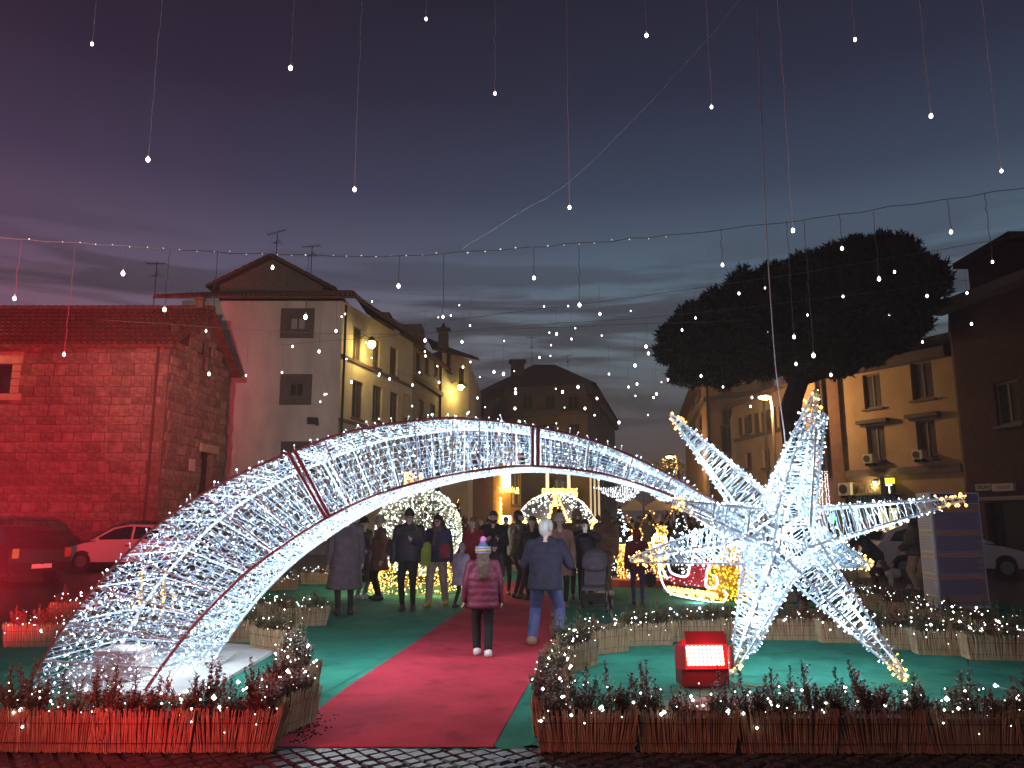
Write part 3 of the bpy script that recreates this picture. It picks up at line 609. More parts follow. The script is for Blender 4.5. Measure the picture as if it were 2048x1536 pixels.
mb = MB(); p = f.P(.2, 0, .1); mb.tube((p.x, p.y, 0), (p.x, p.y, 11.2), .07, 6); mb.build('downpipe', m_dark, b1)
b2 = thing('town_house', 'low ochre house with shuttered windows behind the star', 'house', (15, 42, 0))
A = xy(1469, 45, 840); B = xy(1576, 38, 800); f = Fac(A, B, 0, 8.15); s_ = Fac(xy(1458, 52, 840), A, 0, 8.15)
for b in ((1485, 832, 1498, 869), (1519, 822, 1536, 866), (1554, 810, 1571, 858), (1491, 905, 1503, 937), (1526, 897, 1540, 935)): f.window(b, b2, 'open' if b[1] < 870 else 'closed', sill=True)
f.wall(m_yel, b2); s_.wall(m_yel, b2, 'side_wall'); f.strip('string_course', f.uz(1520, 872)[1], f.uz(1520, 866)[1], .12, m_stonetrim, b2)
tiled_slope('roof', f.P(-.3, 8.1, .6), f.P(f.len, 8.1, .6), f.P(-.3, 9.4, -4), f.P(f.len, 9.4, -4), b2, .26); solid(b2, [B, (B[0] + 5, B[1] + 8), (A[0] + 4, A[1] + 8), A], 0, 8.1, m_mortar)
mb = MB(); u = f.uz(1537, 900)[0]; p = f.P(u, 0, .1); mb.tube((p.x, p.y, 0), (p.x, p.y, 8), .06, 6); mb.build('downpipe', m_dark, b2)
b3 = thing('town_house', 'broad ochre house with tobacconist shop, hooded windows and air conditioners', 'house', (20, 35, 0))
A = xy(1577, 37.2, 800); B = xy(1912, 30, 790); f = Fac(A, B, -.02, 8.3); B3F = f
for b in ((1727, 747, 1762, 817), (1822, 722, 1866, 799)): f.window(b, b3, 'closed')
for b in ((1735, 852, 1771, 926), (1834, 840, 1873, 919)):
    w_ = f.window(b, b3, 'closed'); u0, u1, z0, z1 = f.rect(b); mb = MB(); f.bx(mb, u0 - .3, u1 + .3, z1 + .12, z1 + .28, -.02, .3); f.bx(mb, u0 - .2, u1 + .2, z1 + .02, z1 + .12, -.02, .16); mb.build('hood', m_stonetrim, w_)
f.window((1750, 1012, 1796, 1050), b3, 'pane', pane=emit('shop_lit', (.95, .9, .45), .75))
f.window((1672, 1005, 1720, 1100), b3, 'closed', sill=False)
f.wall(m_yel, b3); zc = f.uz(1800, 944)[1]; f.strip('string_course', zc - .12, zc + .18, .16, m_stonetrim, b3); f.strip('cornice', 8.0, 8.4, .55, m_stonetrim, b3)
f.strip('pilaster', 0, 8.0, .18, mat('brown_render', (.16, .08, .05), .9, .2, 3), b3, f.uz(1650, 900)[0], f.uz(1690, 900)[0])
mb = MB()
for px in (1560 + 86, 1580 + 78):
    p = f.P(f.uz(px, 850)[0], 0, .28); mb.tube((p.x, p.y, 3.5), (p.x, p.y, 8), .07, 6)
mb.build('downpipe', m_dark, b3)
f.strip('parapet', 8.4, 9.0, -.3 + .2, m_stonetrim, b3); solid(b3, [B, (B[0] + 4, B[1] + 10), (A[0] + 4, A[1] + 10), A], -.02, 8.3, m_mortar); cap(b3, [A, B, (B[0] + 4, B[1] + 10), (A[0] + 4, A[1] + 10)], 8.42, m_tile, 'roof')
mb = MB(); u0 = f.uz(1868, 650)[0]
for k in range(8):
    p = f.P(u0 + k * (f.len - u0) / 7, 9.0, -1.2); mb.tube(p, p + Vector((0, 0, .6)), .02, 4)
for z in (9.3, 9.6): mb.path([f.P(u0, z, -1.2), f.P(f.len, z, -1.2)], .02, 4)
mb.build('roof_railing', m_dark, b3)
def aircon(b, label):
    u0, u1, z0, z1 = f.rect(b); q = f.P((u0 + u1) / 2, z0, .2); t = thing('air_conditioner', label, 'air conditioner', tuple(q), 0, 'air conditioners on the ochre house')
    mb = MB(); f.bx(mb, u0, u1, z0, z1, .12, .45); mb.build('casing', mat('ac_white', (.55, .5, .45), .6), t); cz = (z0 + z1) / 2
    mb = MB(); c = f.P(u0 + (u1 - u0) * .4, cz, .45); mb.tube(c, c + f.n * .02, (z1 - z0) * .38, 14); mb.build('fan_grille', m_dark, t)
    mb = MB(); f.bx(mb, u0 + .05, u0 + .1, z0 - .12, z0, 0, .4); f.bx(mb, u1 - .1, u1 - .05, z0 - .12, z0, 0, .4); mb.build('bracket', m_dark, t)
aircon((1739, 909, 1758, 927), 'air conditioner below the left hooded window'); aircon((1837, 901, 1858, 919), 'air conditioner below the right hooded window'); aircon((1690, 966, 1714, 991), 'larger air conditioner above the shop beside the pilaster')
# tobacconist sign, yellow T sign, lamp, green cross
u0, u1, z0, z1 = f.rect((1725, 991, 1803, 1007)); sg = thing('shop_sign', 'blue tobacconist sign board over the lit shop window', 'sign', tuple(f.P((u0 + u1) / 2, z0, .2)))
mb = MB(); f.bx(mb, u0, u1, z0, z1, .05, .3); mb.build('board', mat('sign_blue', (.02, .035, .12), .4), sg); text('lettering', 'TABACCHI', (z1 - z0) * .95, f.P((u0 + u1) / 2, (z0 + z1) / 2, .31), f.rot(), mat('sign_lilac', (.35, .38, .6), .5), sg, sx=1.15)
mb = MB(); f.bx(mb, u0, u1 + .1, z1 + .02, z1 + .1, 0, .5); mb.build('ledge', mat('ledge_pale', (.5, .42, .3), .6), sg)
mb = MB()
for k in range(60):
    a_ = random.random(); p = f.P(u0 + a_ * (u1 - u0), z1 + .1, .3); mb.path([p, p + f.t * random.uniform(-.1, .1) + Vector((0, 0, random.uniform(.2, .4))), p + f.t * random.uniform(-.35, .35) + Vector((0, 0, random.uniform(.25, .6)))], .02, 3, r1=.004)
o = mb.build('ledge_plant', mat('spiky_leaf', (.07, .06, .03), .7)); tag(o, 'row of spiky leaves growing on the shop ledge', 'plant')
u0, u1, z0, z1 = f.rect((1785, 957, 1804, 991)); sg = thing('tobacco_sign', 'glowing yellow and white T sign projecting from the ochre house', 'sign', tuple(f.P(u0, z0, .1)))
mb = MB(); f.bx(mb, u0 - .12, u0 + .1, z0 - .05, z1 + .05, 0, .6); mb.build('case', m_dark, sg); zm = z0 + (z1 - z0) * .68
mb = MB(); f.bx(mb, u0 + .1, u1, zm, z1, .45, .6); mb.build('yellow_panel', emit('sign_yellow', (1, .85, .05), 2.2), sg)
mb = MB(); f.bx(mb, u0 + .1, u1, z0, zm, .45, .58); mb.build('black_panel', m_dark, sg)
text('letter', 'T', (zm - z0) * 1.1, f.P((u0 + u1) / 2 + .05, (z0 + zm) / 2, .6), f.rot(), emit('sign_paper', (1, 1, .85), 2.6), sg)
text('lettering', 'LOTTO', (z1 - zm) * .5, f.P((u0 + u1) / 2 + .05, (z1 + zm) / 2, .61), f.rot(), m_dark, sg, sx=.8)
u, z = f.uz(1760, 963); q = f.P(u, z, .35); t = thing('wall_lamp', 'small shaded lamp glowing above the tobacconist ledge', 'lamp', tuple(f.P(u, z, 0)), 0, 'yellow lamps on the houses')
MB().path([f.P(u, z + .1, 0), q + Vector((0, 0, .1))], .02, 4).build('bracket', m_dark, t); MB().tube(q + Vector((0, 0, .1)), q, .05, 8, r1=.16).build('shade', m_dark, t); MB().ball(q + Vector((0, 0, -.02)), .08, 8, 6).build('bulb', emit('warm_bulb', (1, .8, .4), 5), t)
lamp('wall_lamp_light', q + f.n * .05 + Vector((0, 0, -.12)), 70, (1, .78, .35), .05, t)
u, z = f.uz(1687, 1037); q = f.P(u, z, .7); mb = MB(); d_ = f.t
for (a_, b_) in ((.06, .2), (.2, .06)): mb.add([q + d_ * x + Vector((0, 0, y)) + f.n * k for k in (0, .1) for (x, y) in ((-a_, -b_), (a_, -b_), (a_, b_), (-a_, b_))], [(0, 1, 2, 3), (7, 6, 5, 4), (0, 4, 5, 1), (1, 5, 6, 2), (2, 6, 7, 3), (3, 7, 4, 0)])
o = mb.build('pharmacy_cross', emit('green_neon', (.08, 1, .15), 3)); tag(o, 'glowing green pharmacy cross seen through the star', 'sign')
# LED curtain down the pilaster
pts = []
for k in range(4):
    u = f.uz(1655 + k * 5, 975)[0]
    for j in range(26): pts.append(f.P(u + random.uniform(-.03, .03) - (.15 * j / 26 if k < 2 else 0), f.uz(1660, 944)[1] - j * .075, .45))
o = leds('icicle_lights', pts, emit('led_pink_white', (1, .85, .85), 5), .02); tag(o, 'strands of white lights hanging beside the brown pilaster', 'string lights', kind='thing')
# dark brick building at the right edge
b4 = thing('brick_building', 'dark brick building with shop signs at the right edge', 'building', (17, 26, 0))
A = xy(1921, 27.2, 850); B = xy(2190, 22.5); f = Fac(A, B, -.02, 9.2); m_brick = mat('dark_brick', (.07, .022, .017), .9, .3, 5, .4, 25)
f.window((1990, 760, 2040, 850), b4, 'closed'); f.op.append(f.rect((1975, 1002, 2200, 1120))); f.wall(m_brick, b4); f.strip('eave', 9.0, 9.3, .7, m_stonetrim, b4, -.4)
solid(b4, [B, (B[0] + 6, B[1] + 9), (A[0] + 5, A[1] + 9), A], 0, 9.2, m_brick); cap(b4, [A, B, (B[0] + 6, B[1] + 9), (A[0] + 5, A[1] + 9)], 9.22, m_tile, 'roof')
p = at(2075, 490, 29); MB().box((p.x, 30, p.z - 2), (2.6, 3, 4)).box((p.x, 30, p.z + .1), (3.4, 3.8, .25)).build('roof_tower', m_brick, b4)
u0, u1, z0, z1 = f.rect((1975, 1002, 2200, 1120)); mb = MB(); f.bx(mb, u0, u1, z0, z1, -.4, -.35); mb.build('shop_glass', m_glass, b4)
f.strip('awning', f.uz(2000, 1001)[1], f.uz(2000, 994)[1], .5, mat('awning_dull', (.28, .2, .15), .8), b4, f.uz(1974, 1000)[0])
for (b, s_, nm) in (((1958, 968, 1988, 981), 'TUSCANI', 'narrow pale shop sign with dark lettering on the brick building'), ((1991, 967, 2034, 982), '', 'blank pale shop sign right of the lettered sign')):
    u0, u1, z0, z1 = f.rect(b); o = thing('shop_sign', nm, 'sign', tuple(f.P((u0 + u1) / 2, z0, .1))); mb = MB(); f.bx(mb, u0, u1, z0, z1, .03, .14); mb.build('board', mat('sign_dull_white', (.5, .42, .36), .6), o)
    if s_: text('lettering', s_, (z1 - z0) * .8, f.P((u0 + u1) / 2, (z0 + z1) / 2, .15), f.rot(), m_dark, o, sx=.75)
    else:
        mb = MB(); f.bx(mb, u0 + .2, u1 - .15, z0 + .06, z1 - .06, .14, .15); mb.build('panel', mat('sign_dull_pink', (.32, .2, .17), .6), o)
# ------------------------------------------------------------------ street lamps
def street_lamp(px, py, Y, label, arm, energy, on=True):
    p = at(px, py, Y); base = (p.x + arm, Y, 0); t = thing('street_lamp', label, 'street lamp', base, 0, 'street lamps')
    MB().path([(base[0], Y, 0), (base[0], Y, p.z - .4), (base[0] - arm * .15, Y, p.z + .1), (base[0] - arm * .6, Y, p.z + .22)], .07, 7, r1=.05).build('post', mat('lamp_post', (.2, .17, .12), .5), t)
    MB().ball((p.x, Y, p.z + .13), .32, 10, 6, sc=(1.15, .7, .35)).build('lamp_head', m_dark, t)
    MB().ball((p.x, Y - .02, p.z + .04), .26, 10, 6, sc=(1.1, .7, .4)).build('lamp_glass', emit('street_bulb', (1, .8, .35), 8), t)
    lamp('street_lamp_light', (p.x, Y - .3, p.z - .25), energy, (1, .60, .27), .15, t)
street_lamp(1528, 797, 35.5, 'lit street lamp on a tall post before the low ochre house', .35, 800)
street_lamp(1339, 915, 56, 'far street lamp with curved arm down the street', .5, 500)
street_lamp(-120, 640, 29, 'street lamp at the left edge washing the church window yellow', -.6, 160)

# lamp post just outside the view at upper left, whose streak shows in the corner of the sky
t = thing('street_lamp', 'warm street lamp standing just outside the view at the left', 'street lamp', (-6.2, 1.5, 0), 0, 'street lamps')
MB().path([(-6.2, 1.5, 0), (-6.2, 1.5, 7.2), (-6.0, 1.6, 7.6), (-5.4, 1.8, 7.75)], .07, 7, r1=.05).build('post', MATS['lamp_post'], t)
MB().ball((-5.2, 1.85, 7.72), .32, 10, 6, sc=(1.15, .7, .35)).build('lamp_head', m_dark, t); MB().ball((-5.2, 1.85, 7.62), .26, 10, 6, sc=(1.1, .7, .4)).build('lamp_glass', MATS['street_bulb'], t)
lamp('street_lamp_light', (-5.2, 1.85, 7.4), 560, (1, .62, .34), .2, t, spot=105, aim=(-1.0, 4.6, 0), blend=.9)
MB().box((-5.9, 1.7, 6.9), (.3, .2, .22), .1).build('added_fill_head', m_dark, t); lamp('added_house_fill', (-5.85, 1.95, 6.9), 8500, (1, .78, .66), .12, t, spot=30, aim=(-12.5, 38, 9.5), blend=.9)  # added head and spot on the post, only to brighten the pale house
# ================================================================== COMET: tail arch and star
m_white_metal = mat('white_frame', (.52, .62, .70), .45, .08, 10)
m_red_metal = mat('brick_red_frame', (.26, .085, .085), .5, .15, 12)
m_wire = mat('white_cable', (.50, .66, .80), .5)
e_led = emit('led_cool', (.72, .88, 1.0), 8, (.9, .9, .9)); e_stem = emit('led_stem', (.58, .80, 1.0), .7, (.8, .85, .9)); e_blue = emit('led_blueish', (.55, .62, 1.0), 9)
e_amber = emit('led_amber', (1, .45, .08), 8)
def spline(P, n):
    P = [np.array(p, float) for p in P]; out = []
    P = [2 * P[0] - P[1]] + P + [2 * P[-1] - P[-2]]; seg = len(P) - 3
    for k in range(n):
        t = k / (n - 1) * seg; i = min(int(t), seg - 1); t -= i; a, b, c, d = P[i:i + 4]
        out.append(.5 * ((2 * b) + (-a + c) * t + (2 * a - 5 * b + 4 * c - d) * t * t + (-a + 3 * b - 3 * c + d) * t ** 3))
    return np.array(out)
of_px = [(45, 1392), (118, 1268), (205, 1158), (320, 1046), (440, 968), (575, 907), (705, 862), (860, 838), (960, 839), (1064, 852), (1200, 886), (1330, 945), (1425, 1000), (1490, 1036)]
if_px = [(288, 1384), (348, 1300), (412, 1224), (492, 1146), (570, 1088), (650, 1038), (745, 992), (862, 958), (960, 940), (1064, 932), (1192, 945), (1310, 978), (1408, 1022), (1474, 1055)]
nk = len(of_px)
fY = lambda k: 7.58 + (8.75 - 7.58) * (k / (nk - 1)) ** .9
OFr = []; IFr = []
for k in range(nk):
    y = fY(k)
    OFr.append(tuple(at(*of_px[k], y))); IFr.append(tuple(at(*if_px[k], y + (.18 if k == 0 else .02))))
OFr[0] = tuple(gnd(*of_px[0], .02)); IFr[0] = tuple(gnd(*if_px[0], .02))
NS = 141
OFc = spline(OFr, NS); IFc = spline(IFr, NS)
dep = np.interp(np.linspace(0, 1, NS), [0, .15, .5, .75, 1], [1.42, 1.32, 1.12, .8, .30])
off = np.stack([.06 * dep, dep, 0 * dep], 1); OBc = OFc + off; IBc = IFc + off
arch = thing('light_arch', 'huge comet tail arch of white lights curving over the red carpet', 'light sculpture', (-4, 8.3, 0))
V_ = lambda a: [tuple(p) for p in a]
MB().path(V_(OFc), .014, 5).build('front_outer_rail', m_red_metal, arch, label='brick red outer front rail')
MB().path(V_(IFc), .017, 5).build('front_inner_rail', m_red_metal, arch, label='brick red inner front rail')
MB().path(V_(OBc), .02, 5).build('back_outer_rail', m_white_metal, arch); MB().path(V_(IBc), .02, 5).build('back_inner_rail', m_white_metal, arch)
# cross frames: wide red ones at the section joints, slim white ones between
seg_px = [575, 1064]; jk = [int(np.argmin(np.abs(np.array([Vector(p).x for p in OFr]) - at(x, 880, 8.2).x)) / (nk - 1) * (NS - 1)) for x in seg_px]
jk = [int(round(5 / (nk - 1) * (NS - 1))), int(round(9 / (nk - 1) * (NS - 1)))]
for i, k in enumerate(np.linspace(0, NS - 1, 22).astype(int)):
    if min(abs(k - j) for j in jk) < 3: continue
    mb = MB(); c = [OFc[k], IFc[k], IBc[k], OBc[k]]
    for a_, b_ in ((0, 1), (1, 2), (2, 3), (3, 0)): mb.tube(c[a_], c[b_], .009, 4)
    mb.build('cross_frame', m_white_metal, arch)
for k in jk:
    mb = MB(); mw = MB()
    for kk in (k, k + 1):
        c = [OFc[kk], IFc[kk], IBc[kk], OBc[kk]]; mb.tube(c[0], c[1], .024, 5)
        for a_, b_ in ((1, 2), (2, 3), (3, 0)): mw.tube(c[a_], c[b_], .014, 5)
    mb.build('joint_frame', m_red_metal, arch, label='broad red bars joining two arch sections'); mw.build('joint_frame_back', m_white_metal, arch)
# wire grid and light strings on the four faces
W0, W1 = [], []; S0, S1 = [], []; LP, LD = [], []
def face(Ac, Bc, nl, step, nstr, dens, inward):
    t = np.linspace(0, 1, nl + 2)[1:-1]
    for q in t:
        C = Ac * (1 - q) + Bc * q; W0.extend(C[:-1]); W1.extend(C[1:])
    for k in range(0, NS, step): W0.append(Ac[k]); W1.append(Bc[k])
    # light strings run across the face with jitter
    pos = np.linspace(0.3, NS - 1.3, nstr)
    for p in pos:
        k = int(p); fr_ = p - k; a = Ac[k] * (1 - fr_) + Ac[k + 1] * fr_; b = Bc[k] * (1 - fr_) + Bc[k + 1] * fr_; ln = np.linalg.norm(b - a); n = max(3, int(ln / dens))
        tang = (Ac[k + 1] - Ac[k]); tang = tang / np.linalg.norm(tang); prev = a
        nrm = np.cross(tang, b - a); nrm /= max(1e-6, np.linalg.norm(nrm)); nrm *= inward
        for j in range(1, n + 1):
            q = a + (b - a) * (j / n) + tang * rng.normal(0, .022) + nrm * rng.normal(0, .010)
            S0.append(prev); S1.append(q); prev = q
            if rng.random() < .9:
                d = rnd_unit(1)[0] * .55 + nrm * .75 + tang * rng.normal(0, .5); d /= np.linalg.norm(d); LP.append(q); LD.append(d)
face(OFc, IFc, 7, 3, 205, .070, 1)       # front
face(OBc, IBc, 7, 3, 165, .085, -1)       # back
face(OFc, OBc, 5, 4, 130, .10, -1)      # top
face(IFc, IBc, 5, 4, 130, .09, 1)       # soffit
sticks('wire_mesh', W0, W1, .0029, m_wire, arch); sticks('light_cable', S0, S1, .0031, m_wire, arch)
LP = np.array(LP); LD = np.array(LD); ln = rng.uniform(.022, .036, (len(LP), 1)); tip = LP + LD * ln
sticks('led_stems', LP, tip, .0037, e_stem, arch)
sel = rng.random(len(tip)); leds('led_bulbs', tip[sel < .50], e_led, .0056, arch, .9); leds('blue_led_bulbs', tip[(sel >= .5) & (sel < .53)], e_blue, .0085, arch, .8)
big = tip[(sel > .962)]; leds('bright_led_bulbs', big, e_led, .0125, arch, .5)
# bulbs standing up along the outer rail
k = np.sort(rng.choice(np.arange(8, NS - 6), 85, replace=False)); up = OFc[k] + np.array([0, 0, .03]); LPu = OFc[k][::1]; js = rng.normal(0, .022, (len(k), 3)); js[:, 2] = rng.uniform(.005, .065, len(k))
sticks('rail_led_stems', LPu, LPu + js, .004, e_stem, arch); leds('rail_led_bulbs', LPu + js, e_led, .0068, arch, .9)
for k in (6, 24, 42, 60, 78, 96, 114, 130):
    c = (OFc[k] + IFc[k] + OBc[k] + IBc[k]) / 4; e_ = 52 * (.18 + .92 * dep[k] ** 1.5) * (.8 if k < 20 else 1); lamp('arch_glow', c, e_ * .72, (.68, .85, 1.0), .2, arch)
    c2 = (IFc[k] + IBc[k]) / 2; dn = (IFc[k] - OFc[k]) / np.linalg.norm(IFc[k] - OFc[k])
    if k in (42, 60, 78, 96, 114): lamp('arch_soffit_glow', c2 + dn * .42, 17 * (.4 + dep[k]), (.80, .90, 1.0), .25, arch)
# low white plinth and ballast block under the tail
m_plat = mat('white_board', (.52, .52, .50), .7, .14, 3, .1, 20)
o = MB().prism([tuple(gnd(*p))[:2] for p in ((150, 1395), (395, 1400), (470, 1352), (560, 1300), (430, 1290), (230, 1300), (130, 1350))], .0, .035).build('base_board', m_plat); tag(o, 'pale flat base boards under the foot of the arch', 'board')
p = gnd(222, 1372); o = MB().box((p.x, p.y + .22, .17), (.42, .4, .26)).box((p.x, p.y + .22, .31), (.44, .42, .03)).build('ballast_block', mat('ballast', (.44, .36, .33), .85, .15, 8, .3, 40)); tag(o, 'square beige ballast block inside the foot of the arch', 'block')
p = gnd(340, 1330); o = MB().box((p.x, p.y, .05), (1.3, .5, .035), .05).box((p.x + .1, p.y + .1, .075), (1.1, .35, .02), .1).build('white_slab', m_plat); tag(o, 'raised white panel lying behind the ballast block', 'panel')
# ---- star
SC = at(1560, 1068, 8.9); star = thing('light_star', 'large white three dimensional star of lights with amber tips', 'light sculpture', (SC.x, SC.y, 0))
T5 = gnd(1813, 1357, .02); RS = (T5 - SC).length
def tip_at(px, py, near):
    d = ray(px, py).normalized(); o = Vector((0, 0, CAM_H)); oc = o - SC; b = d.dot(oc); c = oc.length_squared - RS * RS; disc = b * b - c
    if disc < 0: return o + d * (-b)
    return o + d * (-b + (-1 if near else 1) * math.sqrt(disc))
tips = [('A', tip_at(1343, 830, False), 1), ('A2', T5, 1), ('B', tip_at(1632, 783, True), 1), ('B2', gnd(1463, 1349, .02), 1), ('C', tip_at(1925, 998, True), 1), ('C2', tip_at(1262, 1120, True), 1),
        ('D', tip_at(1348, 1003, True), 1), ('D2', tip_at(1742, 1132, False), 1), ('E', tip_at(1648, 828, False), 0), ('E2', gnd(1503, 1306, .02), 0)]
SW0, SW1 = [], []; SP, SD = [], []; AP, AD = [], []; MW0, MW1 = [], []
for nm, T, amber in tips:
    T = np.array(T); c0 = np.array(SC); ax = T - c0; Ls = np.linalg.norm(ax); ax /= Ls
    ref = np.array([0, 0, 1.]) if abs(ax[2]) < .8 else np.array([0, 1., 0]); a = np.cross(ax, ref); a /= np.linalg.norm(a); b = np.cross(a, ax)
    th = .35 + .5 * len(nm); cs = [(math.cos(th + q * math.pi / 2), math.sin(th + q * math.pi / 2)) for q in range(4)]
    rb, rt, s0 = .30, .022, .30
    P = lambda s, q: c0 + ax * (s0 + (Ls - s0) * s) + (a * cs[q % 4][0] + b * cs[q % 4][1]) * (rb + (rt - rb) * s)
    mb = MB()
    for q in range(4): mb.tube(P(0, q), P(1, q), .019, 4, r1=.012)
    for s in (0, .33, .66, .9, 1):
        for q in range(4): mb.tube(P(s, q), P(s, q + 1), .010, 4)
    sp = mb.build('spike', m_white_metal, star)
    for q in range(4):
        for s in np.linspace(.03, .98, int(Ls / .075)): MW0.append(P(s, q)); MW1.append(P(s, q + 1))
        fn = np.cross(P(1, q) - P(0, q), P(0, q + 1) - P(0, q)); fn /= np.linalg.norm(fn)
        if fn.dot((P(0, q) + P(0, q + 1)) / 2 - c0 - ax * s0) < 0: fn = -fn
        for k in range(int(6 + Ls * 7)):      # zig-zag strings on each face
            s = (k + .5) / (6 + Ls * 7); e0 = P(s, q); e1 = P(min(1, s + .035), q + 1); n = max(1, int(np.linalg.norm(e1 - e0) / .10)); prev = e0
            for j in range(1, n + 1):
                x = e0 + (e1 - e0) * j / n + rng.normal(0, .010, 3); SW0.append(prev); SW1.append(x); prev = x
                d = fn * .8 + rnd_unit(1)[0] * .8; d /= np.linalg.norm(d)
                (AP if (s > .86 and amber) else SP).append(x); (AD if (s > .86 and amber) else SD).append(d)
        for s in np.linspace(.0, .99, int(Ls / .075)):
            d = (a * cs[q][0] + b * cs[q][1]) * .9 + rnd_unit(1)[0] * .8; d /= np.linalg.norm(d); (AP if (s > .86 and amber) else SP).append(P(s, q)); (AD if (s > .86 and amber) else SD).append(d)
mb = MB()
for k in range(14):
    d1 = rnd_unit(1)[0] * .36; d2 = rnd_unit(1)[0] * .36; mb.tube(np.array(SC) + d1, np.array(SC) + d2, .016, 4)
mb.build('hub', m_white_metal, star)
sticks('wire_mesh', MW0, MW1, .0036, m_wire, star); sticks('light_cable', SW0, SW1, .0040, m_wire, star)
SP = np.array(SP); SD = np.array(SD); keep = rng.random(len(SP)) < .92; SP = SP[keep]; SD = SD[keep]
tp = SP + SD * rng.uniform(.022, .042, (len(SP), 1)); sticks('led_stems', SP, tp, .0044, e_stem, star); z = rng.random(len(tp))
leds('led_bulbs', tp[z < .55], e_led, .0068, star, .9); leds('blue_led_bulbs', tp[(z > .55) & (z < .59)], e_blue, .009, star, .8); leds('bright_led_bulbs', tp[z > .93], e_led, .0140, star, .5)
AP = np.array(AP); AD = np.array(AD); at_ = AP + AD * rng.uniform(.02, .045, (len(AP), 1)); sticks('amber_stems', AP, at_, .0042, emit('amber_stem', (1, .6, .3), .8), star); zz = rng.random(len(at_)); leds('amber_led_bulbs', at_[zz < .7], e_amber, .011, star, .8); leds('pale_amber_bulbs', at_[zz > .9], emit('led_amber_pale', (1, .75, .4), 9), .014, star)
for T_, s_ in ((SC, 50), (SC.lerp(tips[0][1], .55), 8), (SC.lerp(tips[2][1], .5), 9), (SC.lerp(tips[4][1], .55), 9), (SC.lerp(tips[5][1], .55), 8), (SC.lerp(T5, .6), 11), (SC.lerp(tips[3][1], .6), 10)):
    lamp('star_glow', T_, s_ * 3.2, (.68, .85, 1.0), .12, star)
lamp('amber_glow', T5 + Vector((-.05, .05, .16)), 1.6, (1, .5, .12), .05, star); lamp('amber_glow', tips[3][1] + Vector((.08, .03, .2)), 1.2, (1, .5, .12), .05, star)
# feed cable with a light rope coming down to the star from above
mb = MB(); q = [at(1513, -60, 8.6), at(1525, 290, 8.7), at(1535, 500, 8.8), at(1550, 720, 8.85), at(1560, 800, 8.85), at(1571, 915, 8.9), SC + Vector((0, .05, .1))]
cs_ = spline([tuple(p) for p in q], 40); tag(MB().path(V_(cs_), .007, 5).build('star_cable', mat('pale_cable', (.45, .40, .40), .5)), 'pale cable dropping from above to the star', 'cable')
# ---- red LED floodlights
def floodlight(base, yaw, label, power, spot):
    t = thing('floodlight', label, 'floodlight', tuple(base), yaw, 'red stage floodlights'); Mz = Matrix.Translation(base) @ Matrix.Rotation(yaw, 4, 'Z')
    def w(m_): return lambda p: Mz @ Vector(p)
    T = w(0); m_fl = mat('floodlight_red', (.42, .02, .025), .45); m_fd = mat('floodlight_dark', (.10, .012, .014), .5)
    def bxx(c, s, rx=0): 
        mb = MB(); mb.box((0, 0, 0), s, rot=Matrix.Rotation(rx, 3, 'X')); mb.v = [tuple(T(Vector(v) + Vector(c))) for v in mb.v]; return mb
    tl = R(-14)
    bxx((0, 0, .10), (.46, .24, .16)).build('base_case', m_fd, t); bxx((0, -.06, .30), (.44, .13, .27), tl).build('housing', m_fl, t)
    bxx((0, -.16, .475), (.40, .012, .14), R(-38)).build('barn_door', m_fl, t); 
    mb = MB(); mb.box((0, 0, 0), (.012, .13, .22), rot=Matrix.Rotation(R(35), 3, 'Z')); mb.v = [tuple(T(Vector(v) + Vector((-.25, -.16, .30)))) for v in mb.v]; mb.build('barn_door', m_fl, t)
    mb = MB(); mb.box((0, 0, 0), (.012, .13, .22), rot=Matrix.Rotation(R(-35), 3, 'Z')); mb.v = [tuple(T(Vector(v) + Vector((.25, -.16, .30)))) for v in mb.v]; mb.build('barn_door', m_fl, t)
    mb = MB()
    for j in range(5):
        for i in range(9):
            c = Vector((-.165 + i * .041, -.135 - .0, .235 + j * .036)); c.y += (c.z - .30) * .25; mb.ball(T(c), .0185, 8, 5, sc=(1, .5, 1))
    mb.build('led_array', emit('flood_leds', (1, .80, .42), 7), t)
    mb = MB(); mb.path([T((.22, .05, .08)), T((.33, .0, .02)), T((.30, -.1, .03)), T((.5, -.12, .01)), T((.9, -.05, .01))], .006, 5); mb.build('power_cable', mat('yellow_cable', (.35, .25, .05), .5), t)
    c = T((0, -.26, .31)); aim = T((0, -3, .9)); lamp('floodlight_light', c, power, (1, .03, .07), .12, t, spot=spot, aim=aim, blend=.6)
    lamp('floodlight_spill', T((0, -.30, .34)), 9.0, (1, .03, .08), .05, t)
    return t
floodlight(gnd(1405, 1372), R(3), 'red LED floodlight glowing on the carpet below the star', 150, 150)
pF = at(-150, 1290, 4.45)
fl2 = floodlight(Vector((pF.x, pF.y, pF.z - .31)), R(135), 'red LED floodlight on a tripod at the left edge before the planters', 90, 150)
mb = MB()
for a_ in (90, 210, 330): mb.tube((pF.x, pF.y, pF.z - .30), (pF.x + .32 * math.cos(R(a_)), pF.y + .32 * math.sin(R(a_)), 0), .014, 6)
mb.build('tripod', m_dark, fl2); lamp('floodlight_glare', pF + Vector((.12, .12, .05)), 70, (1, .03, .08), .08, fl2)
lamp('floodlight_wash', pF + Vector((-.05, .30, .05)), 46000, (1, .02, .05), .12, fl2, spot=44, aim=(-20.5, 30, 7.4), blend=1.0)
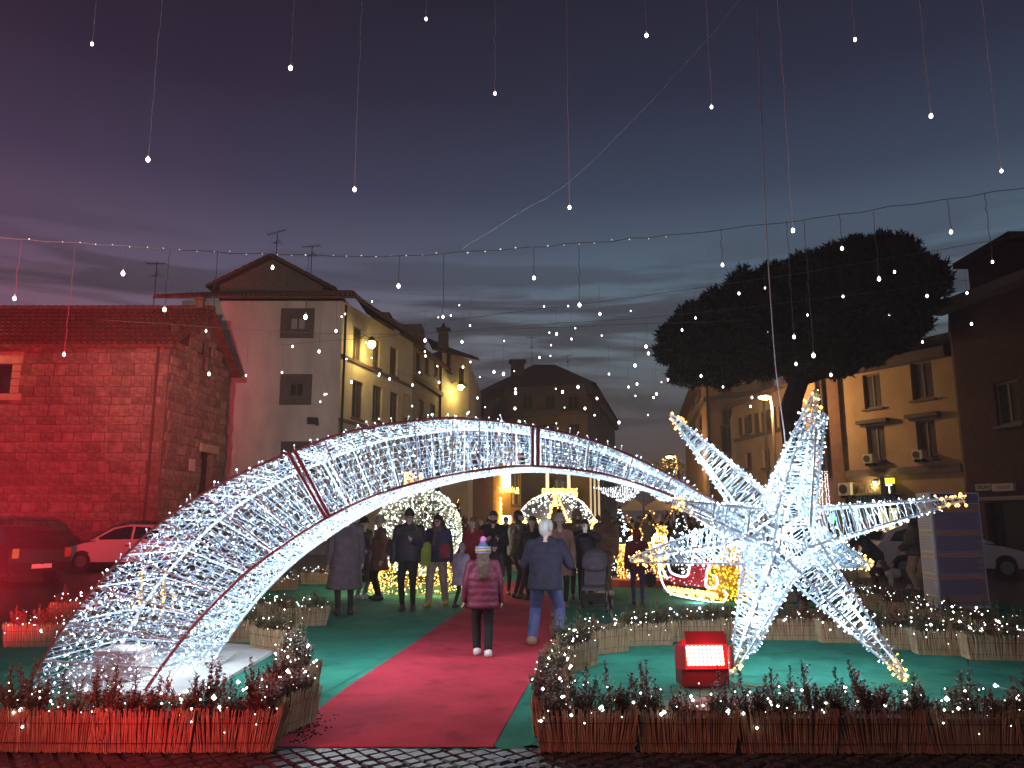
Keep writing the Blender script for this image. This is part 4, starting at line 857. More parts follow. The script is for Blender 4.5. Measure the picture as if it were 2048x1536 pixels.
# ================================================================== PLANTERS, SHRUBS, FAIRY LIGHTS
m_reed = mat('reed', (.42, .30, .16), .8, .35, 40, stretch=(1, 1, .05)); m_trough = mat('terracotta_trough', (.30, .075, .045), .7, .2, 8); m_soil = mat('soil', (.03, .02, .015), .95, .4, 20)
m_leaf = mat('box_leaf', (.115, .100, .040), .5, .45, 30); m_leaf2 = mat('box_leaf_russet', (.20, .085, .042), .55, .4, 30); m_stem = mat('twig', (.09, .05, .03), .8)
PL, PD, PH = .68, .25, .27
def reed_mesh(seed):
    rg = np.random.default_rng(seed); P0, P1, rr = [], [], []
    def side(a, b, n, lean):
        a = np.array(a); b = np.array(b)
        for k in range(n):
            p = a + (b - a) * ((k + rg.uniform(.2, .8)) / n); l = lean * (k / n - .5) + rg.normal(0, .012); t = (b - a) / np.linalg.norm(b - a)
            P0.append([*(p * .955 + t * 0), rg.uniform(-.0, .012)]); q = p * 1.04 + t * l; P1.append([*q, PH + rg.normal(.012, .012)]); rr.append(rg.uniform(.0028, .0048))
    h, d = PL / 2, PD / 2
    l1, l2 = rg.uniform(-.02, .09), rg.uniform(-.02, .09)
    side((-h, -d), (h, -d), 88, l1); side((h, d), (-h, d), 92, l2); side((h, -d), (h, d), 32, .03); side((-h, d), (-h, -d), 32, .03)
    o = sticks('reed_screen', P0, P1, rr, m_reed); me = o.data; bpy.data.objects.remove(o); return me
REED = [reed_mesh(100 + i) for i in range(5)]
mb = MB(); h, d = PL / 2 * .95, PD / 2 * .92
for (x0, x1, y0, y1) in ((-h, h, -d, -d + .015), (-h, h, d - .015, d), (-h, -h + .015, -d + .015, d - .015), (h - .015, h, -d + .015, d - .015)): mb.box(((x0 + x1) / 2, (y0 + y1) / 2, .125), (x1 - x0, y1 - y0, .22))
o = mb.build('trough', m_trough); TROUGH = o.data; bpy.data.objects.remove(o)
o = MB().box((0, 0, .205), (2 * h - .04, 2 * d - .04, .03)).build('soil', m_soil); SOIL = o.data; bpy.data.objects.remove(o)
mb = MB()
for z in (.07, .20):
    e = 1.02 if z > .1 else .985; x, y = PL / 2 * e + .006, PD / 2 * e + .006; mb.path([(-x, -y, z), (x, -y, z), (x, y, z), (-x, y, z), (-x, -y, z)], .002, 3)
o = mb.build('binding_wire', m_dark); BIND = o.data; bpy.data.objects.remove(o)
def box_shrub(seed):
    rg = random.Random(seed); st = MB(); V, Fq = [], []
    n = rg.randint(17, 22); mats = []
    for k in range(n):
        a = rg.uniform(0, 2 * math.pi); sp = rg.uniform(.03, .15); hh = rg.uniform(.06, .20) if k > 2 else rg.uniform(.20, .34)
        p0 = Vector((math.cos(a) * .025, math.sin(a) * .02, .2)); p2 = Vector((math.cos(a) * sp, math.sin(a) * sp * .75, .22 + hh)); p1 = p0.lerp(p2, .5) + Vector((math.cos(a) * .02, math.sin(a) * .02, 0))
        st.path([p0, p1, p2], .004, 3, r1=.0016)
        m = int(hh / .0105)
        for j in range(m):
            f = .22 + .8 * (j + rg.random()) / m; f = min(f, 1.0); q = p0.lerp(p1, f * 2) if f < .5 else p1.lerp(p2, f * 2 - 1)
            for s in (0, 1):
                an = rg.uniform(0, 6.28); u = Vector((math.cos(an), math.sin(an), rg.uniform(.2, 1.1))).normalized(); w = u.cross(Vector((0, 0, 1))).normalized(); l = rg.uniform(.019, .032) * (1 if f < .85 else .8); b = l * .36
                nn = u.cross(w) * (l * .12); o = len(V)
                V.extend([q, q + u * l * .5 + w * b + nn, q + u * l, q + u * l * .5 - w * b + nn]); Fq.append((o, o + 1, o + 2)); Fq.append((o, o + 2, o + 3))
        for j in range(3):   # side twigs
            f = rg.uniform(.3, .8); q = p0.lerp(p2, f); an = rg.uniform(0, 6.28); e = q + Vector((math.cos(an) * .05, math.sin(an) * .05, .05)); st.tube(q, e, .0022, 3, r1=.001)
            for i in range(7):
                c = q.lerp(e, (i + 1) / 7); an = rg.uniform(0, 6.28); u = Vector((math.cos(an), math.sin(an), rg.uniform(0, .9))).normalized(); w = u.cross(Vector((0, 0, 1))).normalized(); l = .026; o = len(V)
                V.extend([c, c + u * l * .5 + w * l * .36, c + u * l, c + u * l * .5 - w * l * .36]); Fq.append((o, o + 1, o + 2)); Fq.append((o, o + 2, o + 3))
    t = thing('boxwood', 'x', 'shrub'); lf = MB(); lf.add(V, Fq); s_ = st.build('twigs', m_stem, t); l_ = lf.build('leaves', m_leaf if seed % 3 else m_leaf2, t); return t
SHRUB = [box_shrub(40 + i) for i in range(8)]
e_fairy = emit('led_fairy', (1, .97, .9), 9); e_fairyc = emit('led_fairy_cool', (.85, .9, 1), 9); m_gcab = mat('green_cable', (.03, .04, .025), .6)
def fairy(seed):
    rg = np.random.default_rng(seed); t = thing('fairy_lights', 'x', 'string lights'); n = 22
    xs = np.linspace(-PL / 2, PL / 2, n) + rg.normal(0, .02, n); P = np.stack([xs, rg.normal(-.02, .07, n), rg.uniform(.24, .43, n)], 1)
    for k in rg.choice(n, 3, replace=False): P[k, 1] = -PD / 2 - .03; P[k, 2] = rg.uniform(.16, .28)
    MB().path([tuple(p) for p in spline(P, 90)], .0022, 3).build('cable', m_gcab, t)
    z = rg.random(n); leds('bulbs', P + rg.normal(0, .01, (n, 3)), e_fairy, .0058, t, .9); leds('bright_bulbs', P[z > .84] + np.array([0, -.012, .012]), e_fairyc, .0125, t, .6); return t
FAIRY = [fairy(200 + i) for i in range(6)]
used_s = [0] * len(SHRUB); used_f = [0] * len(FAIRY); PLN = 0
def place(proto, used, i, loc, rz, label, group, sc=1.0):
    if not used[i]: used[i] = 1; r = proto[i]; r.location = loc; r.rotation_euler = (0, 0, rz); r.scale = (sc,) * 3; r['label'] = label; r['group'] = group; return r
    return dup(proto[i], loc, rz, label, sc, group)
ROT = {}
def planter_row(pts, row, cnt_shrub=3, first=0, lights=True, dense=1.0):
    """pts: (px,py,yaw deg or None) ground pixel of each planter; labels count along the row"""
    global PLN
    W_ = [gnd(p[0], p[1]) for p in pts]
    for i, p in enumerate(pts):
        w = W_[i]
        if len(p) > 2 and p[2] is not None: yaw = R(p[2])
        else:
            a = W_[max(0, i - 1)]; b = W_[min(len(W_) - 1, i + 1)]; yaw = math.atan2(b.y - a.y, b.x - a.x)
        yaw += random.uniform(-.03, .03); PLN += 1
        t = thing('reed_planter', f'{ordn(i)} reed-wrapped planter {row}', 'planter', (w.x, w.y, .002), yaw, 'reed-wrapped planters round the light display')
        for nm, me in (('trough', TROUGH), ('reed_screen', REED[PLN % 5]), ('soil', SOIL), ('binding_wire', BIND)):
            o = bpy.data.objects.new(nm, me); COL.objects.link(o); o.parent = t
            if nm == 'reed_screen': o['kind'] = 'stuff'
        Mz = Matrix.Translation((w.x, w.y, 0)) @ Matrix.Rotation(yaw, 4, 'Z')
        for k in range(cnt_shrub):
            x = -PL / 2 + PL * (k + .5) / cnt_shrub + random.uniform(-.03, .03); q = Mz @ Vector((x, random.uniform(-.02, .03), 0))
            pos = ('left', 'middle', 'right')[k] if cnt_shrub == 3 else ('left', 'right')[k]
            place(SHRUB, used_s, (PLN * 3 + k * 2 + k * PLN) % 8, (q.x, q.y, 0), random.uniform(0, 6.28), f'{pos} boxwood in the {ordn(i)} planter {row}', 'boxwood shrubs in the planters', random.uniform(.85, 1.15))
        if lights: place(FAIRY, used_f, PLN % 6, (w.x, w.y, .0), yaw + (0 if PLN % 2 else math.pi), f'fairy lights on the {ordn(i)} planter {row}', 'fairy lights on the planters')
planter_row([(1172, 1497), (1370, 1498), (1568, 1499), (1757, 1499), (1935, 1500), (2115, 1500)], 'from the left, front row right of the carpet')
planter_row([(1104, 1452, 84), (1112, 1388, 76), (1146, 1338, 56), (1203, 1306, 35)], 'from the front, side row right of the carpet')
planter_row([(1290, 1290, 9), (1392, 1282, 3), (1490, 1279, 0), (1590, 1279, -2), (1690, 1285, -6), (1790, 1298, -12), (1888, 1309, -8), (1992, 1319, -8)], 'from the left, back row behind the star')
planter_row([(1655, 1180, -30), (1702, 1200, -40), (1752, 1220, -48), (1812, 1240, -48), (1880, 1259, -45), (1950, 1280, -45), (2030, 1302, -45)], 'from the left, outer row by the information totem')
planter_row([(-40, 1496), (130, 1497), (300, 1498), (462, 1497)], 'from the left, front row left of the carpet')
planter_row([(556, 1462, 70), (583, 1398, 84), (582, 1342, 104), (548, 1303, 140)], 'from the front, side row left of the carpet')
planter_row([(468, 1283, 175), (370, 1279, 180), (270, 1279, 180), (170, 1284, 184), (70, 1292, 186)], 'from the right, back row behind the arch foot')
planter_row([(606, 1252, 25), (522, 1243, 5), (438, 1240, 0)], 'from the right, second row behind the arch foot', 3)
planter_row([(630, 1168, 12), (565, 1180, 16), (490, 1192, 14), (410, 1204, 12), (330, 1217, 10), (245, 1228, 8), (150, 1240, 8)], 'from the right, far left row', 2)
planter_row([(1008, 1131, 5), (1050, 1131, 0)], 'from the left, far row behind the crowd', 2)
planter_row([(1226, 1141, 0), (1262, 1140, 0)], 'from the left, far row by the reindeer', 2)
# pale board in the gap of the right front row, and a loose lump of litter
o = MB().prism([tuple(gnd(*p))[:2] for p in ((1452, 1425), (1476, 1425), (1492, 1500), (1456, 1500))], .012, .03).build('white_board', m_plat); tag(o, 'narrow white board lying in the gap between front planters', 'board')
# soft light from the fairy lights: one small lamp for each cluster of strings
for px, py, e in ((1110, 1400, 2.2), (1210, 1300, 2.0), (1300, 1470, 1.6), (1620, 1470, 1.6), (1900, 1470, 1.8), (1900, 1290, 2.4), (1720, 1215, 2.0), (590, 1370, 1.8), (540, 1290, 1.6), (610, 1250, 1.6), (590, 1178, 2.2), (300, 1470, 1.2), (120, 1280, 1.6), (350, 1270, 1.4)):
    g_ = gnd(px, py); lamp('fairy_glow', (g_.x, g_.y, .50), e, (1, .93, .8), .1)
# crumbs of soil at the carpet edge
P = []
for k in range(260):
    q = gnd(random.gauss(600, 28), random.gauss(1450, 16)); P.append((q.x, q.y, .008))
o = leds('spilt_soil', P, m_soil, .008); tag(o, 'dark soil crumbs spilt at the corner of the left planters', 'soil', kind='stuff')

# fallen leaves and scraps on the carpets
V, Fq = [], []
for k in range(130):
    q = gnd(random.uniform(560, 1900), random.choice((random.uniform(1240, 1490), random.uniform(1320, 1490)))); a = random.uniform(0, 6.28); l = random.uniform(.008, .022); u = Vector((math.cos(a), math.sin(a), random.uniform(0, .4))) * l; w = Vector((-math.sin(a), math.cos(a), 0)) * l * .45; c = Vector((q.x, q.y, .012)); o = len(V)
    V.extend([c - u, c + w, c + u, c - w]); Fq.append((o, o + 1, o + 2, o + 3))
lf = MB(); lf.add(V, Fq); o = lf.build('fallen_leaves', mat('dry_leaf', (.16, .10, .06), .8, .4, 20)); tag(o, 'small fallen leaves and scraps scattered over the carpets', 'leaves', kind='stuff')
# ================================================================== PEOPLE
def capsule_mb(mb, p0, p1, r0, r1, sy=1.0, nu=10):
    p0, p1 = Vector(p0), Vector(p1); d = p1 - p0; L_ = d.length
    if L_ < 1e-5: d = Vector((0, 0, 1)); L_ = 1e-5
    d.normalize(); ref = Vector((0, 1, 0)) if abs(d.y) < .9 else Vector((1, 0, 0)); a = d.cross(ref).normalized(); b = a.cross(d).normalized(); rings = []
    for k in range(1, 4):
        t = math.pi / 2 * k / 4; rings.append((p0 - d * r0 * math.cos(t), r0 * math.sin(t)))
    rings += [(p0, r0), (p1, r1)]
    for k in range(3, 0, -1):
        t = math.pi / 2 * k / 4; rings.append((p1 + d * r1 * math.cos(t), r1 * math.sin(t)))
    vs = [p0 - d * r0]
    for c, r in rings:
        for j in range(nu):
            t = 2 * math.pi * j / nu; q = a * math.cos(t) * r + b * math.sin(t) * r
            q = Vector((q.x, q.y * sy, q.z)); vs.append(c + q)
    vs.append(p1 + d * r1); fs = [(0, 1 + (j + 1) % nu, 1 + j) for j in range(nu)]; m = len(rings)
    for i in range(m - 1):
        for j in range(nu): fs.append((1 + i * nu + j, 1 + i * nu + (j + 1) % nu, 1 + (i + 1) * nu + (j + 1) % nu, 1 + (i + 1) * nu + j))
    e = 1 + m * nu; fs += [(e, 1 + (m - 1) * nu + j, 1 + (m - 1) * nu + (j + 1) % nu) for j in range(nu)]
    mb.add(vs, fs)
def fuse(caps, voxel, mats, name, parent, extra=None, smooth_it=2):
    """caps: (p0,p1,r0,r1,mat index,sy). One continuous surface; every face takes the material of the nearest limb."""
    mb = MB()
    for c in caps: capsule_mb(mb, c[0], c[1], c[2], c[3], c[5] if len(c) > 5 else 1.0)
    me = bpy.data.meshes.new('tmp'); me.from_pydata(mb.v, [], mb.f); o = bpy.data.objects.new('tmp', me); TMP.collection.objects.link(o)
    md = o.modifiers.new('r', 'REMESH'); md.mode = 'VOXEL'; md.voxel_size = voxel
    if smooth_it: s_ = o.modifiers.new('s', 'SMOOTH'); s_.iterations = smooth_it; s_.factor = .5
    m2 = evaluated(o)
    bpy.data.objects.remove(o); bpy.data.meshes.remove(me)
    n = len(m2.polygons); m2.materials.clear()
    for m in mats: m2.materials.append(m)
    if len(mats) > 1:
        C = np.empty(n * 3, np.float32); m2.polygons.foreach_get('center', C); C = C.reshape(-1, 3).astype(float); best = np.full(n, 1e9); idx = np.zeros(n, np.int32)
        for c in caps:
            p0, p1 = np.array(c[0], float), np.array(c[1], float); sy = c[5] if len(c) > 5 else 1.0; D = C - p0; ax = p1 - p0; l2 = max(1e-9, ax.dot(ax)); t = np.clip(D @ ax / l2, 0, 1)
            q = D - t[:, None] * ax; q[:, 1] /= sy; dist = np.linalg.norm(q, axis=1) - (c[2] + (c[3] - c[2]) * t); w = dist < best; best[w] = dist[w]; idx[w] = c[4]
        m2.polygons.foreach_set('material_index', idx)
    m2.polygons.foreach_set('use_smooth', [True] * n); m2.name = name
    if extra is not None and extra.v:   # fingers and the like joined on without being fused together
        bm = bmesh.new(); bm.from_mesh(m2); vv = [bm.verts.new(v) for v in extra.v]
        for f, mi in zip(extra.f, extra.m):
            try: ff = bm.faces.new([vv[i] for i in f]); ff.material_index = mi; ff.smooth = True
            except ValueError: pass
        bm.to_mesh(m2); bm.free()
    return link(name, m2, parent)
m_skin = mat('skin', (.50, .30, .23), .6, .08, 20); m_skin2 = mat('skin_tan', (.30, .16, .11), .6, .08, 20)
CLO = {}
def cloth(col, rough=.85, puffer=False):
    k = tuple(round(c, 3) for c in col) + (puffer,)
    col = tuple(c * .66 for c in col)
    if k not in CLO: CLO[k] = mat('cloth_%d' % len(CLO), col, .55 if puffer else rough, .25, 9, .5 if puffer else .8, 22 if puffer else 13, spec=.35)
    return CLO[k]
def ik(a, b, l1, l2, pole):
    a, b, pole = Vector(a), Vector(b), Vector(pole); d = b - a; L_ = min(d.length, (l1 + l2) * .995); d.normalize(); b = a + d * L_
    x = (l1 * l1 - l2 * l2 + L_ * L_) / (2 * L_); h = math.sqrt(max(0, l1 * l1 - x * x)); p = pole - d * pole.dot(d)
    p = p.normalized() if p.length > 1e-4 else Vector((0, -1, 0)); return a + d * x + p * h, b
def person(label, feet_px, H=1.72, face=180, top=(.05, .05, .07), legs=(.03, .03, .04), shoes=(.02, .02, .02), puffer=False, coat=None, stride=.0, spread=.10, crouch=0.0, lean=0.0,
           lh=None, rh=None, hair=None, hairlen=0, hat=None, pom=None, hood=False, skin=None, beard=False, glasses=False, bulk=1.0, lod=0, voxel=None, group='people strolling among the lights', scarf=None, hatfold=True, headtilt=0, name='person', at_pos=None, headturn=0, legw=1.0):
    g_ = Vector(at_pos) if at_pos is not None else gnd(*feet_px, .006); s = H / 1.75; root = thing(name, label, 'person', (g_.x, g_.y, .008), 0, group)
    mt, ml, mk, ms = cloth(top, puffer=puffer), cloth(legs), skin or m_skin, mat('shoe_%d%d%d' % tuple(int(c * 99) for c in shoes), shoes, .5)
    hp = .92 - crouch; ln = lean; tb = .03 * bulk + (.022 if puffer else 0)
    up = lambda x, y, z: (x, y + math.sin(ln) * (z - hp), hp + (z - .92) * math.cos(ln))
    caps = []; FEET = []
    for sd in (-1, 1):
        hipj = (sd * .088, 0, hp); foot = (sd * spread, stride * sd, .10); kn, an = ik(hipj, foot, .43, .43, (sd * .12, 1, .1)); an = Vector(foot) if (Vector(foot) - Vector(hipj)).length < .86 else an
        caps += [(hipj, kn, .093 * bulk, .066 * legw, 1), (kn, an, .064 * legw, .046 * legw * legw, 1), ((an.x, an.y + .0, .055), (an.x + sd * .015, an.y + .135, .042), .044, .036, 3)]; FEET.append((an, sd))
        sh_ = Vector(up(sd * .185 * (1 + .1 * (bulk - 1)), 0, 1.40)); hd = lh if sd < 0 else rh
        if hd is None: hd = (sd * .275, .05 + .04 * sd * (1 if stride > 0 else -1) * (stride > 0), .83 - crouch * .9)
        if lean: hd = (hd[0], hd[1] + math.sin(ln) * (hd[2] - hp), hd[2])
        el, wr = ik(sh_, hd, .29, .265, (sd * .5, -.8, -.35)); caps += [(sh_, el, .062 + tb * .7, .050 + tb * .6, 0), (el, wr, .050 + tb * .6, .040 + tb * .35, 0)]
        hdv = (wr - el).normalized(); caps.append((wr + hdv * .015, wr + hdv * .075, .034, .030, 2))
    b_ = bulk
    caps += [(up(-.055, 0, .96), up(.055, 0, .96), .105 * b_, .105 * b_, 1, .85), (up(-.05, 0, 1.02), up(-.075, 0, 1.28), .095 * b_ + tb * .6, .105 * b_ + tb * .6, 0, .85), (up(.05, 0, 1.02), up(.075, 0, 1.28), .095 * b_ + tb * .6, .105 * b_ + tb * .6, 0, .85),
             (up(-.06, 0, 1.455), up(-.165, 0, 1.385), .055 + tb * .3, .062 + tb * .5, 0), (up(.06, 0, 1.455), up(.165, 0, 1.385), .055 + tb * .3, .062 + tb * .5, 0), (up(-.09, 0, 1.33), up(.09, 0, 1.33), .10 + tb * .5, .10 + tb * .5, 0, .85), (up(0, 0, 1.42), up(0, .008, 1.52), .066 + (.012 if puffer else 0), .052 + (.012 if puffer else 0), 0 if (puffer or scarf) else 2)]
    hem = (coat if coat is not None else .84)
    hc = Vector(up(0, .02 + headtilt * .4, 1.615)); hz = Vector((0, 0, 1))
    ht = Matrix.Rotation(R(headturn), 3, 'Z'); F_ = lambda x, y, z: tuple(hc + ht @ Vector((x, y, z)))
    caps += [(F_(0, -.012, .035), F_(0, .012, .02), .088, .084, 2), (F_(0, .025, -.03), F_(0, .035, -.075), .066, .045, 2), (F_(0, .095, .0), F_(0, .108, -.022), .013, .017, 2), (F_(-.083, .0, -.005), F_(-.083, .0, .02), .02, .022, 2), (F_(.083, .0, -.005), F_(.083, .0, .02), .02, .022, 2)]
    M = Matrix.Rotation(R(face), 3, 'Z')
    def tr(p): return M @ (Vector(p) * s)
    def X(cs): return [(tr(c[0]), tr(c[1]), c[2] * s, c[3] * s, c[4]) + ((c[5],) if len(c) > 5 and abs(math.sin(R(face))) < .5 else ()) for c in cs]
    fing = MB()
    if not lod:
        for sd in (-1, 1):
            wr, hd_end = None, None
        hands = [c for c in caps if c[4] == 2][:2]
        for c in hands:
            p0, p1 = Vector(c[0]), Vector(c[1]); dr = (p1 - p0).normalized(); sidev = dr.cross(Vector((1, 0, 0)) if abs(dr.x) < .7 else Vector((0, 0, 1))).normalized(); nv = dr.cross(sidev)
            for k in range(4):
                q = p1 + sidev * (k - 1.5) * .017; l = (.060, .072, .068, .052)[k]; k1 = q + dr * l * .55 + nv * .006; k2 = k1 + dr * l * .4 + nv * .022
                t0 = len(fing.v); capsule_mb(fing, tr(q), tr(k1), .0098 * s, .009 * s, 1, 5); capsule_mb(fing, tr(k1), tr(k2), .009 * s, .007 * s, 1, 5)
            q = p0 + sidev * .03 + dr * .02; capsule_mb(fing, tr(q), tr(q + sidev * .025 + dr * .035 + nv * .012), .011 * s, .009 * s, 1, 5)
        fing.m = [2] * len(fing.f)
    vx = voxel or (.0165 if not lod else .03)
    # world space: parts are built at the root
    def place_(cs): return [(c[0] + root.location, c[1] + root.location) + tuple(c[2:]) for c in cs]
    fing.v = [tuple(Vector(v) + root.location) for v in fing.v]
    fuse(place_(X(caps)), vx, [mt, ml, mk, ms], 'body', root, fing)
    W2 = lambda p: tr(p) + root.location
    if not lod:
        for an_, sd_ in FEET:
            lw = max(1, legw); fuse(place_(X([((an_.x, an_.y - .035, .050), (an_.x + sd_ * .018, an_.y + .15, .042), .056 * lw, .044, 0), ((an_.x, an_.y - .02, .07), (an_.x, an_.y + .05, .075), .056 * lw, .046, 0)])), .012, [ms], 'shoe', root)
    # jacket or coat: a lofted skirt with a clean hem, quilted when padded
    nu, nv = (26, 22) if not lod else (14, 8); V, Fq = [], []; ph = random.uniform(0, 6.28); zt = 1.30
    for i in range(nv + 1):
        f_ = i / nv; z = zt + (hem - zt) * f_; fl = max(0, (.98 - z)) * (.16 if hem < .7 else .10)
        rx = (.168 + (.012 * math.cos(f_ * 3.1))) * b_ + tb + fl * .9 - (.016 if .98 < z < 1.15 and not puffer else 0); ry = (.118 * b_ + tb + fl * .7)
        if puffer: q_ = .013 * abs(math.sin((z - hem) / .105 * math.pi)) - .008; rx += q_; ry += q_
        if i == 0: rx -= .03; ry -= .02
        if i == nv: rx -= .008; ry -= .008
        for j in range(nu):
            t_ = 2 * math.pi * j / nu; fo = (.010 * math.sin(5 * t_ + ph) + .007 * math.sin(9 * t_ + 2 * ph)) * max(0, f_ - .35) * (1.6 if hem < .7 else .9); r_ = 1 + fo / .15
            V.append(W2(up(rx * r_ * math.copysign(abs(math.cos(t_)) ** .85, math.cos(t_)), ry * r_ * math.copysign(abs(math.sin(t_)) ** .85, math.sin(t_)), z) if z > hp else (rx * r_ * math.cos(t_), ry * r_ * math.sin(t_), z - crouch * .6 * (z > .6))))
    for i in range(nv):
        for j in range(nu): Fq.append((i * nu + j, i * nu + (j + 1) % nu, (i + 1) * nu + (j + 1) % nu, (i + 1) * nu + j))
    V.append(W2((0, 0, hem + .06 - (crouch * .6 if hem > .6 else 0)))); e_ = len(V) - 1; Fq += [(nv * nu + j, nv * nu + (j + 1) % nu, e_) for j in range(nu)]
    jm = MB(); jm.add(V, Fq); jm.build('jacket' if hem > .7 else 'coat', mt, root, True)
    if not lod and not puffer and abs(math.cos(R(face))) > .3:
        MB().path([W2(up(0, .122 * b_ + tb + .004, z)) for z in np.linspace(1.34, hem + .02, 8)], .006, 4).build('front_seam', cloth(tuple(c * .5 for c in top)), root)
    if hood:
        hcaps = [(F_(0, -.025, .05), F_(0, -.005, .03), .112, .105, 0), (F_(0, -.03, -.07), F_(0, -.02, -.02), .11, .11, 0), (F_(0, .02, .085), F_(0, .03, .08), .07, .07, 0)]
        fuse(place_(X(hcaps)), .016, [cloth(hood if hood is not True else top)], 'hood', root)
    elif hat:
        hcaps = [(F_(0, -.012, .055), F_(0, .0, .06), .102, .100, 0), (F_(0, -.02, .10), F_(0, -.01, .11), .08, .075, 0)]
        ho = fuse(place_(X(hcaps)), .014, [cloth(hat)], 'hat', root)
        if hatfold:
            mb = MB(); pts = [W2(F_(.106 * math.cos(t), -.008 + .112 * math.sin(t), .022 + .012 * math.sin(t))) for t in np.linspace(0, 2 * math.pi, 15)]; mb.path(pts, .019 * s, 6); mb.build('hat_band', cloth(tuple(min(1, c * 1.25) for c in hat)), ho, True)
        if pom: MB().ball(W2(F_(0, -.02, .20)), .055 * s, 9, 7).build('pompom', cloth(pom), ho, True)
    if hair and not hood:
        hcaps = [(F_(0, -.02, .045), F_(0, -.005, .05), .098, .097, 0)] if not hat else []
        hcaps += [(F_(0, -.055, .0), F_(0, -.05, -.04), .075, .065, 0)]
        if hairlen >= .3:      # long wavy hair in loose strands over the back
            mbh = MB(); bk_ = .118 * bulk + tb + .015
            for k in range(70):
                x0 = random.uniform(-.085, .085); ph_ = random.uniform(0, 6.28); le_ = hairlen * random.uniform(.75, 1.1); pts = []
                for q in np.linspace(0, 1, 12):
                    zz = -.01 - q * (le_ + .06); y_ = -.085 - (bk_ - .06) * min(1, q * 2.2) - random.uniform(0, .012); pts.append(W2(F_(x0 * (1.05 - .35 * q) + .013 * math.sin(q * 11 + ph_), y_, zz)))
                mbh.path(pts, .012 * s, 4, r1=.004)
            mbh.build('hair', mat('hair_wavy', hair, .55, .5, 30, .5, 60), root, True)
        elif hairlen:
            bk_ = .118 * bulk + tb + .02
            for x in ((-.055, 0, .055) if hairlen < .3 else (-.095, -.045, 0, .045, .095)): hcaps += [(F_(x, -.07, -.02), F_(x * 1.25, -bk_ - .03, -.19), .052, .05, 0), (F_(x * 1.25, -bk_ - .03, -.19), F_(x * 1.2 + random.uniform(-.02, .02), -bk_ - .03, -.06 - hairlen), .052, .034, 0)]
            for x in (-.085, .085): hcaps.append((F_(x, .0, .02), F_(x * 1.15, .01, -.06 - hairlen * .6), .030, .034, 0))
        fuse(place_(X(hcaps)), .013, [mat('hair_%d%d' % (int(hair[0] * 99), int(hair[2] * 99)), hair, .6, .35, 25, .6, 70, stretch=(1, 1, .25))], 'hair', root)
    if not lod:
        for x in (-.032, .032): MB().ball(W2(F_(x, .086, .006)), .0125 * s, 8, 6).build('eye', mat('eye_dark', (.03, .02, .02), .3), root, True)
        MB().ball(W2(F_(0, .088, -.05)), .02 * s, 8, 6, sc=(1.0, .5, .3) if abs(math.cos(R(face))) > .6 else (.5, 1, .3)).build('mouth', mat('lips', (.28, .08, .07), .5), root, True)
        if beard: fuse(place_(X([(F_(-.03, .055, -.075), F_(.03, .055, -.075), .042, .042, 0), (F_(-.06, .02, -.05), F_(-.05, .04, -.08), .03, .03, 0), (F_(.06, .02, -.05), F_(.05, .04, -.08), .03, .03, 0)])), .012, [mat('beard', (.025, .016, .012), .8, .3, 40)], 'beard', root)
        if glasses:
            mb = MB()
            for x in (-.036, .036): mb.path([W2(F_(x + .027 * math.cos(t), .106, .008 + .021 * math.sin(t))) for t in np.linspace(0, 2 * math.pi, 13)], .0035 * s, 4)
            mb.path([W2(F_(-.012, .108, .01)), W2(F_(.012, .108, .01))], .003 * s, 4)
            for x in (-.064, .064): mb.path([W2(F_(x, .104, .01)), W2(F_(x * 1.35, .0, .012))], .003 * s, 4)
            mb.build('glasses', m_dark, root)
    if scarf: fuse(place_(X([(up(-.05, .03, 1.47), up(.05, .03, 1.47), .075, .075, 0), (up(.03, .12, 1.40), up(.04, .14, 1.18), .045, .05, 0)])), .016, [cloth(scarf)], 'scarf', root)
    root['_'] = 0; del root['_']
    return root, W2
def bag(name, label, W2, c, sz, col, strap=None, face=0):
    p = W2(c); t = thing(name, label, 'bag', tuple(p)); bm = bmesh.new(); bmesh.ops.create_cube(bm, size=1); bmesh.ops.scale(bm, vec=sz, verts=bm.verts); bmesh.ops.bevel(bm, geom=list(bm.edges), offset=min(sz) * .28, segments=2, affect='EDGES')
    bmesh.ops.rotate(bm, cent=(0, 0, 0), matrix=Matrix.Rotation(face, 3, 'Z'), verts=bm.verts); bmesh.ops.translate(bm, vec=p, verts=bm.verts); me = bpy.data.meshes.new('bag_body'); bm.to_mesh(me); bm.free(); me.materials.append(cloth(col)); link('bag_body', me, t)
    if strap: MB().path([W2(q) for q in strap], .012, 5).build('strap', cloth(tuple(x * .7 for x in col)), t)
    return t
# ---- near and middle figures
person('man in long grey-mauve coat, seen from behind under the arch', (688, 1231), 1.82, 20, (.16, .11, .13), (.02, .015, .018), (.02, .015, .015), coat=.42, hair=(.06, .05, .05), bulk=1.12, spread=.10)
person('woman in black coat and black beanie with glasses, turned right', (722, 1198), 1.66, 235, (.018, .014, .018), (.30, .26, .26), (.5, .47, .46), coat=.38, hat=(.02, .018, .02), glasses=True, lh=(-.18, .2, 1.0))
r_, W2 = person('woman in rust-orange coat and pale knitted hat facing left', (757, 1200), 1.68, 115, (.26, .075, .025), (.015, .012, .014), (.02, .015, .015), coat=.62, hat=(.45, .36, .33), bulk=1.05, rh=(.18, .22, 1.02))
bag('shoulder_bag', 'dark shoulder bag on the back of the rust-coated woman', W2, (.0, -.24, 1.08), (.30, .14, .34), (.02, .018, .025), [(.0, -.24, 1.22), (.05, -.12, 1.48), (-.05, .10, 1.40)], R(115))
